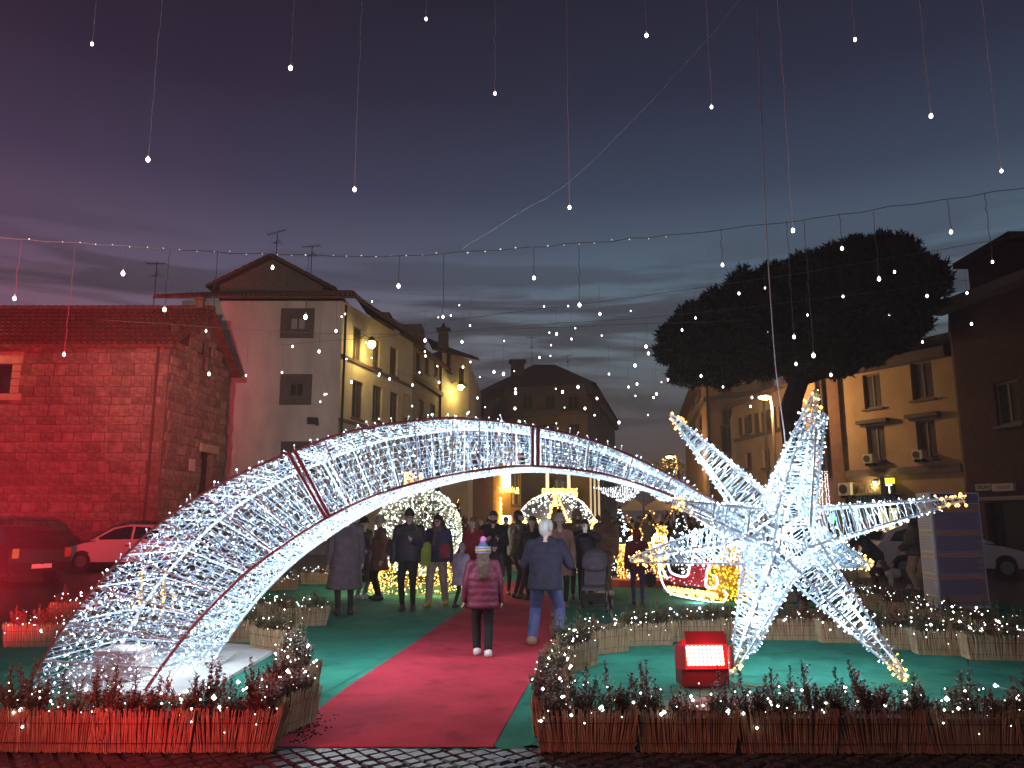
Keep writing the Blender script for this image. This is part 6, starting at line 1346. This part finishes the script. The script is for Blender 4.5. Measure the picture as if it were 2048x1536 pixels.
# reindeer pair on red plinth
p = gnd(1290, 1176); DY = p.y + .6; pl = thing('red_plinth', 'low red oval plinth carrying the gold reindeer', 'plinth', (p.x, DY, 0))
MB().prism([(at(1288, 1100, DY).x + 1.0 * math.cos(t), DY + .6 * math.sin(t)) for t in np.linspace(0, 2 * math.pi, 25)[:-1]], .0, .17).build('plinth_body', mat('plinth_red', (.38, .03, .02), .6, .1, 6), pl)
def reindeer(px, yaw, label, hs=1.0):
    c0 = at(px, 1100, DY); O = Vector((c0.x, DY, .17)); t = thing('light_reindeer', label, 'light sculpture', tuple(O), 0, 'gold light reindeer'); M = Matrix.Rotation(yaw, 3, 'Z'); q = lambda x, y, z: O + M @ Vector((x, y, z)) * hs
    c = [(q(-.32, 0, .72), q(.28, 0, .76), .19, .21, 0), (q(.30, 0, .85), q(.44, 0, 1.22), .15, .10, 0), (q(.46, 0, 1.30), q(.62, 0, 1.24), .10, .06, 0), (q(-.48, 0, .82), q(-.56, 0, .9), .05, .04, 0)]
    for y in (-.1, .1):
        c += [(q(.26, y, .62), q(.28, y, .36), .085, .055, 0), (q(.28, y, .36), q(.27, y, .05), .05, .045, 0), (q(-.32, y, .64), q(-.24, y, .42), .11, .06, 0), (q(-.24, y, .42), q(-.34, y, .24), .055, .045, 0), (q(-.34, y, .24), q(-.30, y, .05), .045, .045, 0), (q(.42, y, 1.36), q(.38, y * 2, 1.42), .035, .025, 0)]
    o = fuse(c, .025, [m_gold], 'body', t); P, nn = mesh_points(o, 800, .012); z = rng.random(len(P)); leds('gold_bulbs', P[z < .72], e_warm, .0125, t, .8); leds('amber_bulbs', P[z > .72], e_amber, .013, t, .8)
    mb = MB(); A_ = []
    for y in (-1, 1):
        st = q(.44, y * .05, 1.38); e1 = q(.40, y * .22, 1.62); e2 = q(.46, y * .34, 1.80); mb.path([st, e1, e2], .016, 5); mb.path([e1, q(.52, y * .26, 1.74)], .012, 5); mb.path([st.lerp(e1, .5), q(.52, y * .16, 1.56)], .012, 5)
        for s_ in (st.lerp(e1, .3), e1, e2, e1.lerp(e2, .5), q(.52, y * .26, 1.74)): A_.append(tuple(s_))
    mb.build('antlers', m_gold, t); leds('antler_bulbs', A_, e_warm, .018, t)
    Pm = np.array([tuple(q(.34, 0, 1.02))]) + rnd_unit(240) * np.array([.20, .22, .22]) * hs; leds('white_collar_bulbs', Pm, e_green, .014, t, .8); lamp('reindeer_glow', q(.1, -.5, .7), 6, (1, .7, .2), .15, t); return t
reindeer(1256, R(-62), 'gold light reindeer with white collar left of the red-hooded child', .86); reindeer(1306, R(-68), 'gold light reindeer with white collar right of the red-hooded child', .92)
# gold and white candle lights behind the arch foot
p = gnd(297, 1262); cn = thing('light_candles', 'group of gold and silver light columns seen through the arch foot', 'light sculpture', (p.x, p.y, 0)); mb = MB(); GP = []; WP_ = []
for i, (dx, h_) in enumerate(((-.16, .95), (.0, .62), (.18, .90), (.30, .55), (-.28, .5))):
    x, y = p.x + dx, p.y + .12 * (i % 2); mb.tube((x, y, 0), (x, y, h_), .03, 8)
    for z_ in np.arange(.03, h_, .022): (GP if i in (0, 2, 3) else WP_).append((x + random.gauss(0, .022), y - .03 + random.gauss(0, .01), z_))
mb.build('columns', m_gold, cn); leds('gold_bulbs', GP, e_warm, .011, cn); leds('white_bulbs', WP_, e_wht, .009, cn); lamp('candle_glow', (p.x, p.y - .3, .5), 4, (1, .8, .4), .1, cn)
# white-lit little fir trees
m_fir = mat('dark_fir', (.015, .03, .02), .8, .4, 30)
def fir(px, Y, h_, r0, n, label, e, sz):
    c = at(px, 1041, Y); t = thing('lit_fir_tree', label, 'tree', (c.x, Y, 0), 0, 'small firs with white lights'); MB().tube((c.x, Y, 0), (c.x, Y, h_ * .95), .05, 6, r1=.01).build('trunk', m_stem, t)
    k = n * 6; zz = rng.random(k) ** 1.3 * h_ * .92 + .12; a = rng.uniform(0, 2 * math.pi, k); rr = r0 * (1 - zz / (h_ * 1.03)) * rng.uniform(.5, 1.0, k); tip_ = np.stack([c.x + rr * np.cos(a), Y + rr * np.sin(a), zz], 1); base = np.stack([c.x + rr * .55 * np.cos(a), Y + rr * .55 * np.sin(a), zz + .08], 1)
    V = np.stack([base, base * .5 + tip_ * .5 + np.stack([-np.sin(a), np.cos(a), 0 * a], 1) * .045, tip_, base * .5 + tip_ * .5 - np.stack([-np.sin(a), np.cos(a), 0 * a], 1) * .045], 1).reshape(-1, 3); Fq = (np.arange(4)[None] + (np.arange(k) * 4)[:, None]); np_mesh('crown', V, Fq, m_fir, t)
    leds('bulbs', tip_[:n], e, sz, t, .8)
fir(1240, 21.5, 1.95, .62, 190, 'narrow white-lit fir tree behind the left reindeer', e_wht, .022); fir(1362, 21.0, 1.75, .95, 260, 'broad white-lit fir tree behind the sleigh', e_wht, .020); fir(1410, 20.0, 1.7, .85, 220, 'white-lit fir tree between sleigh and star', e_wht, .020); fir(915, 34, 2.6, .75, 60, 'dark conifer with sparse warm lights beside the giant bauble', e_warm, .028)
# draped light curtain over the street
cu = thing('light_curtain', 'swags of white lights draped over the street stalls', 'string lights', (6, 40, 0)); P = []; C0, C1 = [], []
for (xa, ya, xb, yb, sag, n_) in ((1188, 975, 1288, 962, 26, 26), (1205, 985, 1290, 966, 30, 20), (1288, 962, 1360, 978, 30, 24), (1290, 966, 1380, 985, 34, 20), (1232, 1000, 1285, 975, 16, 12), (1290, 974, 1345, 1000, 18, 12)):
    for k in range(n_):
        Yk = 38 + random.uniform(0, 5); e = random.uniform(-4, 5); prev = None
        for f_ in np.linspace(0, 1, 22):
            x = xa + (xb - xa) * f_ + random.gauss(0, .4); y = ya + (yb - ya) * f_ + sag * (.55 + .5 * k / n_) * 4 * f_ * (1 - f_) * .55 + e * math.sin(math.pi * f_); w = at(x, y, Yk); P.append(tuple(w))
            if prev is not None: C0.append(prev); C1.append(tuple(w))
            prev = tuple(w)
sticks('cable', C0, C1, .008, mat('curtain_cable', (.2, .2, .22), .6), cu); leds('bulbs', np.array(P)[rng.random(len(P)) < .5], e_wht, .019, cu, .9)
c = at(1285, 955, 40); mb = MB()
for px in (1210, 1288, 1360): q = at(px, 1041, 41); mb.tube((q.x, 41, 0), (q.x, 41, 4.2), .05, 6)
mb.build('poles', m_dark, cu); lamp('curtain_glow', tuple(at(1285, 1010, 38)), 60, (.9, .93, 1), .5, cu)
st_ = thing('market_stall', 'far market stalls with warm lit canopies under the light curtain', 'stall', tuple(at(1310, 1041, 56)))
for px in (1270, 1318, 1358):
    q = at(px, 1041, 55); MB().add([Vector((q.x - 1.1, 54, 2.3)), Vector((q.x + 1.1, 54, 2.3)), Vector((q.x + 1.1, 57, 2.3)), Vector((q.x - 1.1, 57, 2.3)), Vector((q.x, 55.5, 3.1))], [(0, 1, 4), (1, 2, 4), (2, 3, 4), (3, 0, 4)]).build('canopy', mat('stall_cloth', (.5, .42, .3), .8), st_)
    mb = MB()
    for x in (-1, 1):
        for y in (54.1, 56.9): mb.tube((q.x + x, y, 0), (q.x + x, y, 2.3), .03, 5)
    mb.build('posts', m_dark, st_); MB().box((q.x, 54.5, .5), (2, .6, 1.0)).build('counter', mat('stall_wood', (.2, .1, .05), .8), st_); lamp('stall_light', (q.x, 55, 2.0), 40, (1, .75, .4), .1, st_)
# ================================================================== INFORMATION TOTEM
p = gnd(1880, 1222); tm = thing('information_totem', 'tall two-sided printed information totem with orange and blue bands', 'information panel', (p.x, p.y, 0))
ZT_ = at(1880, 985, p.y).z; pm = (at(1867, 1100, p.y).x + .02, p.y); pl_ = (at(1842, 1041, p.y + .62).x - .06, p.y + .62); pr_ = (at(1962, 1041, p.y + .10).x, p.y + .10)
mb = MB(); mb.prism([pm, pr_, (pr_[0] + .05, pr_[1] + .75), pl_], .0, ZT_); mb.build('column', mat('totem_white', (.55, .54, .58), .4), tm)
def tf(a, b, cols, nm):
    f_ = Fac(a, b, 0, ZT_); L_ = f_.len; mb = MB(); f_.bx(mb, .03, L_ - .02, .08, ZT_ - .2, .002, .006); base = mb.build(nm, mat('print_' + nm, cols[0], .35, .05, 3), tm)
    mb = MB(); f_.bx(mb, .03, L_ - .02, ZT_ - .19, ZT_ - .02, .002, .006); mb.build('header', mat('print_head_' + nm, cols[2], .35), tm)
    mo = MB(); mt_ = MB(); z_ = ZT_ - .28
    for blk in range(5):
        mo = MB(); f_.bx(mo, .05, L_ - .04, z_ - .06, z_, .006, .008); mo.build('heading_band', mat('print_band_' + nm, cols[1], .4), tm); z_ -= .09
        for k in range(9 if blk else 10):
            f_.bx(mt_, .06, L_ - .05 - random.choice((0, 0, .05, .12)) * L_, z_ - .014, z_, .006, .0075); z_ -= .030
            if z_ < .12: break
        z_ -= .03
        if z_ < .2: break
    mt_.build('text_lines', mat('print_text_' + nm, cols[3], .5), tm, kind='stuff')
tf(pl_, pm, ((.50, .50, .54), (.48, .36, .16), (.40, .40, .44), (.26, .26, .32)), 'side_print'); tf(pm, pr_, ((.24, .17, .25), (.40, .17, .08), (.14, .10, .19), (.10, .075, .13)), 'front_print')
MB().box(((pm[0] + pr_[0]) / 2, p.y + .35, .02), (1.2, .9, .04)).build('foot', m_dark, tm)
# ================================================================== STONE PINE
pn = thing('stone_pine', 'big dark umbrella pine leaning over the ochre houses', 'tree', tuple(gnd(1590, 1100)))
YP = 29.0; b0 = at(1600, 1041, YP); b0.z = 0; m_bark = mat('pine_bark', (.035, .020, .016), .95, .4, 6, .8, 14)
tr_ = [b0, at(1590, 900, YP), at(1582, 820, YP), at(1600, 760, YP)]; mb = MB(); mb.path([tuple(x) for x in spline([tuple(q) for q in tr_], 14)], .48, 9, r1=.34)
limbs = [(tr_[3], at(1560, 720, YP), at(1480, 680, YP - 1)), (tr_[3], at(1660, 745, YP), at(1720, 690, YP), at(1790, 640, YP + .5)), (tr_[3], at(1610, 690, YP + 1), at(1620, 620, YP + 1)), (at(1685, 725, YP), at(1690, 660, YP - 1), at(1660, 600, YP - 1)), (at(1560, 720, YP), at(1540, 660, YP + 1), at(1520, 610, YP + 1)), (at(1480, 680, YP - 1), at(1420, 680, YP - 1), at(1380, 700, YP - 1))]
for l_ in limbs: mb.path([tuple(q) for q in l_], .24, 7, r1=.07)
mb.build('trunk', m_bark, pn)
# crown: needle tufts in flattened clumps spread through the umbrella volume
clumps = []
outl = [(1345, 700, 34), (1362, 745, 28), (1350, 665, 30), (1385, 640, 36), (1400, 700, 46), (1430, 740, 40), (1430, 610, 36), (1460, 660, 58), (1480, 570, 30), (1500, 620, 56), (1520, 700, 50), (1540, 560, 36), (1570, 610, 60), (1590, 680, 56), (1600, 540, 38), (1640, 580, 62), (1660, 520, 34), (1660, 660, 60), (1700, 560, 62), (1710, 510, 30), (1740, 500, 28), (1730, 630, 62), (1760, 560, 60), (1790, 515, 36), (1785, 500, 22), (1800, 610, 58), (1820, 540, 40), (1850, 545, 30), (1860, 560, 26), (1840, 590, 40), (1862, 575, 22), (1820, 650, 34), (1790, 680, 34), (1826, 665, 24), (1740, 690, 40), (1690, 710, 30), (1640, 720, 30), (1470, 725, 30), (1500, 740, 24), (1390, 755, 22), (1740, 710, 30), (1870, 555, 16), (1450, 752, 34), (1540, 738, 32), (1600, 745, 26), (1680, 738, 26), (1780, 494, 24), (1745, 492, 22), (1700, 500, 24), (1380, 690, 40), (1480, 690, 46)]
T0, T1 = [], []
for (x, y, r_) in outl:
    rw = max(6, r_ - 5) * YP / FPX
    for dY in (-3.2, -1.6, 0, 1.6, 3.2):
        if dY and r_ < 30 and abs(dY) > 2: continue
        c = at(x + random.uniform(-12, 12), y + random.uniform(-8, 8), YP + dY + random.uniform(-.6, .6)); n = int(150 * (r_ / 40) ** 1.6) + 50
        d = rnd_unit(n) * (rng.random((n, 1)) ** .38) * np.array([rw, .9 + rw * .5, rw * .85]); base = np.array(c) + d
        for k in range(4):
            v = rnd_unit(n) * .8 + d / max(rw, .1) * .5; v[:, 2] += .35; v /= np.linalg.norm(v, axis=1, keepdims=True); T0.append(base); T1.append(base + v * rng.uniform(.16, .30, (n, 1)))
T0 = np.concatenate(T0); T1 = np.concatenate(T1); dv = T1 - T0; a = np.cross(dv, rng.normal(size=dv.shape)); a /= np.linalg.norm(a, axis=1, keepdims=True); V = np.stack([T0 + a * .045, T0 - a * .045, T1], 1).reshape(-1, 3)
np_mesh('crown', V, np.arange(len(T0) * 3).reshape(-1, 3), mat('pine_needle', (.012, .014, .008), .8, .4, 2), pn)
# bare little tree with yellow-lit leaves by the far lamp
p = at(1345, 1041, 55); bt = thing('street_tree', 'small tree with yellow-lit leaves by the far street lamp', 'tree', (p.x, 55, 0)); z0_ = at(1345, 940, 55).z
MB().path([(p.x, 55, 0), (p.x, 55, z0_ * .6), (p.x + .2, 55, z0_)], .12, 6, r1=.04).build('trunk', m_bark, bt); n = 700; c = np.array([p.x - .15, 55, z0_]); base = c + rnd_unit(n) * rng.random((n, 1)) ** .5 * np.array([1.3, 1.2, .9]); d = rnd_unit(n) * .16; w_ = np.cross(d, rng.normal(size=d.shape)); w_ /= np.linalg.norm(w_, axis=1, keepdims=True)
np_mesh('crown', np.stack([base, base + d * .5 + w_ * .06, base + d, base + d * .5 - w_ * .06], 1).reshape(-1, 3), (np.arange(4)[None] + (np.arange(n) * 4)[:, None]), mat('yellow_leaf', (.20, .17, .04), .7, .3, 8), bt)
# ================================================================== HANGING LIGHTS
mat('dull_wire', (.13, .12, .12), .6); e_drop = emit('drop_bulb', (.92, 1, .97), 12); m_dropw = mat('drop_wire', (.85, .78, .78), .5); e_dropw = emit('drop_bulb_warm', (1, .92, .86), 8)
def drop(px, py, Y, top_z, label, group, r, e, wire=True, wob=.01):
    r *= random.uniform(.75, 1.25); b_ = at(px, py, Y); t = thing('bulb_drop', label, 'hanging light', (b_.x, b_.y, top_z if wire else b_.z), 0, group)
    if wire:
        n = 16; pts = [(b_.x + random.gauss(0, wob) * (0 < k < n), b_.y, b_.z + r * 2 + (top_z - b_.z - r * 2) * k / n) for k in range(n + 1)]; MB().path(pts, .0038 * Y / 8 if Y < 20 else .004, 3).build('wire', m_dropw if Y < 10 else MATS['dull_wire'], t)
    mb = MB(); mb.ball(b_, r, 8, 6, sc=(1, 1, 1.35)); mb.build('bulb', e, t, True); MB().tube(b_ + Vector((0, 0, r * 1.1)), b_ + Vector((0, 0, r * 2.4)), r * .4, 6).build('socket', m_dropw, t)
    return t
near = [(184, 88), (296, 319), (581, 136), (709, 379), (852, 38), (990, 187), (1139, 415), (1293, 71), (1423, 214), (1586, 461), (1710, 79), (1862, 232), (2003, 342)]
YN = 7.2; ZN = at(1000, -90, YN).z
cb_ = MB().path([(x, YN + .02, ZN + .02 + .006 * (x / 2) ** 2) for x in np.linspace(-7, 7, 30)], .006, 4).build('festoon_cable', m_dropw); tag(cb_, 'overhead cable just above the top of the view carrying the nearest bulb drops', 'cable')
for i, (x, y) in enumerate(near): drop(x, y, YN, ZN, f'{ordn(i)} long bulb drop from the left in the nearest row', 'nearest row of hanging bulbs', .016, e_drop, wob=.0035)
YM = 13.0; cpx = [(-40, 472), (240, 492), (520, 507), (760, 513), (1024, 497), (1300, 475), (1660, 432), (2090, 370)]; cpt = spline([tuple(at(x, y, YM)) for x, y in cpx], 60); rn = rng.normal(0, .012, cpt.shape)
m_dropd = mat('dull_wire', (.13, .12, .12), .6); c_ = MB().path([tuple(p) for p in cpt + rn], .007, 4).build('festoon_cable', m_dropd); tag(c_, 'long sagging light cable crossing the sky behind the nearest bulbs', 'cable')
leds('cable_sparks', cpt[3:44] + rng.normal(0, .01, (41, 3)), emit('spark', (1, .85, .85), 1.2), .010, c_)
second = [(29, 597), (128, 709), (246, 547), (329, 619), (418, 748), (545, 535), (611, 634), (797, 572), (886, 634), (1068, 556), (1159, 610), (1445, 530), (1684, 497), (1758, 558), (1902, 464), (1627, 711), (1588, 674), (1985, 524)]
for i, (x, y) in enumerate(sorted(second)):
    b_ = at(x, y, YM); j = int(np.argmin(np.abs(cpt[:, 0] - b_.x))); drop(x, y, YM, float(max(cpt[j, 2], b_.z + .3)), f'{ordn(i)} bulb drop from the left on the sagging cable', 'second row of hanging bulbs', .026, e_dropw, wob=.008)
third = [(412, 662), (492, 751), (564, 745), (585, 693), (638, 703), (672, 662), (703, 764), (759, 748), (779, 758), (825, 770), (850, 681), (851, 712), (878, 765), (924, 684), (926, 734), (940, 651), (988, 744), (1007, 748), (1079, 715), (1113, 668), (1143, 678), (1200, 628), (1218, 748), (1270, 731), (1292, 693), (1297, 707), (1257, 774), (1274, 768), (1313, 788), (1307, 795), (1336, 758), (1364, 660), (1391, 636), (1395, 734), (1454, 722), (1428, 746), (1402, 752), (1446, 774), (1471, 762), (1478, 587), (1530, 576), (1535, 666), (1615, 630), (1686, 593), (1778, 632), (1789, 544), (1592, 728), (1662, 750), (1845, 684), (1854, 592), (1934, 586), (1943, 648), (1501, 813), (1504, 795), (1031, 778), (1031, 786), (1125, 784), (1156, 774), (1170, 817), (1030, 817), (955, 796), (1238, 845), (1194, 797)]
thd = sorted(third); YT = 22.0
cab3 = []
for i, (x, y) in enumerate(thd):
    Yk = YT + (i * 7 % 5) * .9 - (0 if y < 720 else -3.0); drop(x, y, Yk, at(x, y - 60, Yk).z, f'{ordn(i)} small bulb from the left in the far rows of hanging bulbs', 'far rows of hanging bulbs', .030 * Yk / 22, e_dropw, wire=True, wob=.004)
tiny = sorted((random.uniform(620, 1420), random.uniform(600, 850)) for _ in range(46))
tiny = [q for q in tiny if not (q[0] > 1330 and q[1] < 640)][:44]
for i, (x, y) in enumerate(tiny): drop(x, y, 33 + (i * 5 % 7), at(x, y - 34, 33 + (i * 5 % 7)).z, f'{ordn(i)} tiny bulb from the left in the farthest rows over the street', 'farthest tiny hanging bulbs', .030, e_dropw, wire=True, wob=.004)
for i, (pts, Y, lb) in enumerate((([(200, 640), (700, 668), (1100, 655), (1500, 640)], 22, 'thin far cable carrying small bulbs above the pale house'), ([(560, 690), (1000, 655), (1400, 625), (2060, 545)], 24, 'thin far cable rising to the right before the pine'), ([(900, 640), (1300, 590), (1700, 530), (2080, 465)], 20, 'thin dark cable sloping across the pine crown'), ([(680, 690), (780, 735), (900, 780)], 40, 'short cable running along the street houses'), ([(1495, -20), (1400, 95), (1300, 205), (1140, 362), (1040, 425), (925, 498)], 11, 'pale slanting cable crossing the sky from top right'))):
    q = spline([tuple(at(x, y, Y)) for x, y in pts], 40); o = MB().path([tuple(p) for p in q + rng.normal(0, .006, q.shape)], .0036 if Y < 15 else .007, 3).build('sky_cable', m_dropw if Y < 12 else MATS['dull_wire']); tag(o, lb, 'cable')

# ================================================================== ADDED HAZE, standing in for lens glare and its red veil
hz = MB().box((0, 210, 9), (524, 504, 20.0)).build('haze', []); hz['kind'] = 'stuff'; hz['label'] = 'thin added haze standing in for lens glare around the lights'; hz['category'] = 'haze'
mh = bpy.data.materials.new('added_veil_haze'); mh.use_nodes = True; tn = mh.node_tree; tn.nodes.clear(); pv = tn.nodes.new('ShaderNodeVolumePrincipled'); pv.inputs['Color'].default_value = (.9, .9, .92, 1); pv.inputs['Density'].default_value = .0019; pv.inputs['Anisotropy'].default_value = .2
on = tn.nodes.new('ShaderNodeOutputMaterial'); tn.links.new(pv.outputs[0], on.inputs['Volume']); hz.data.materials.append(mh)
bpy.data.scenes.remove(TMP)
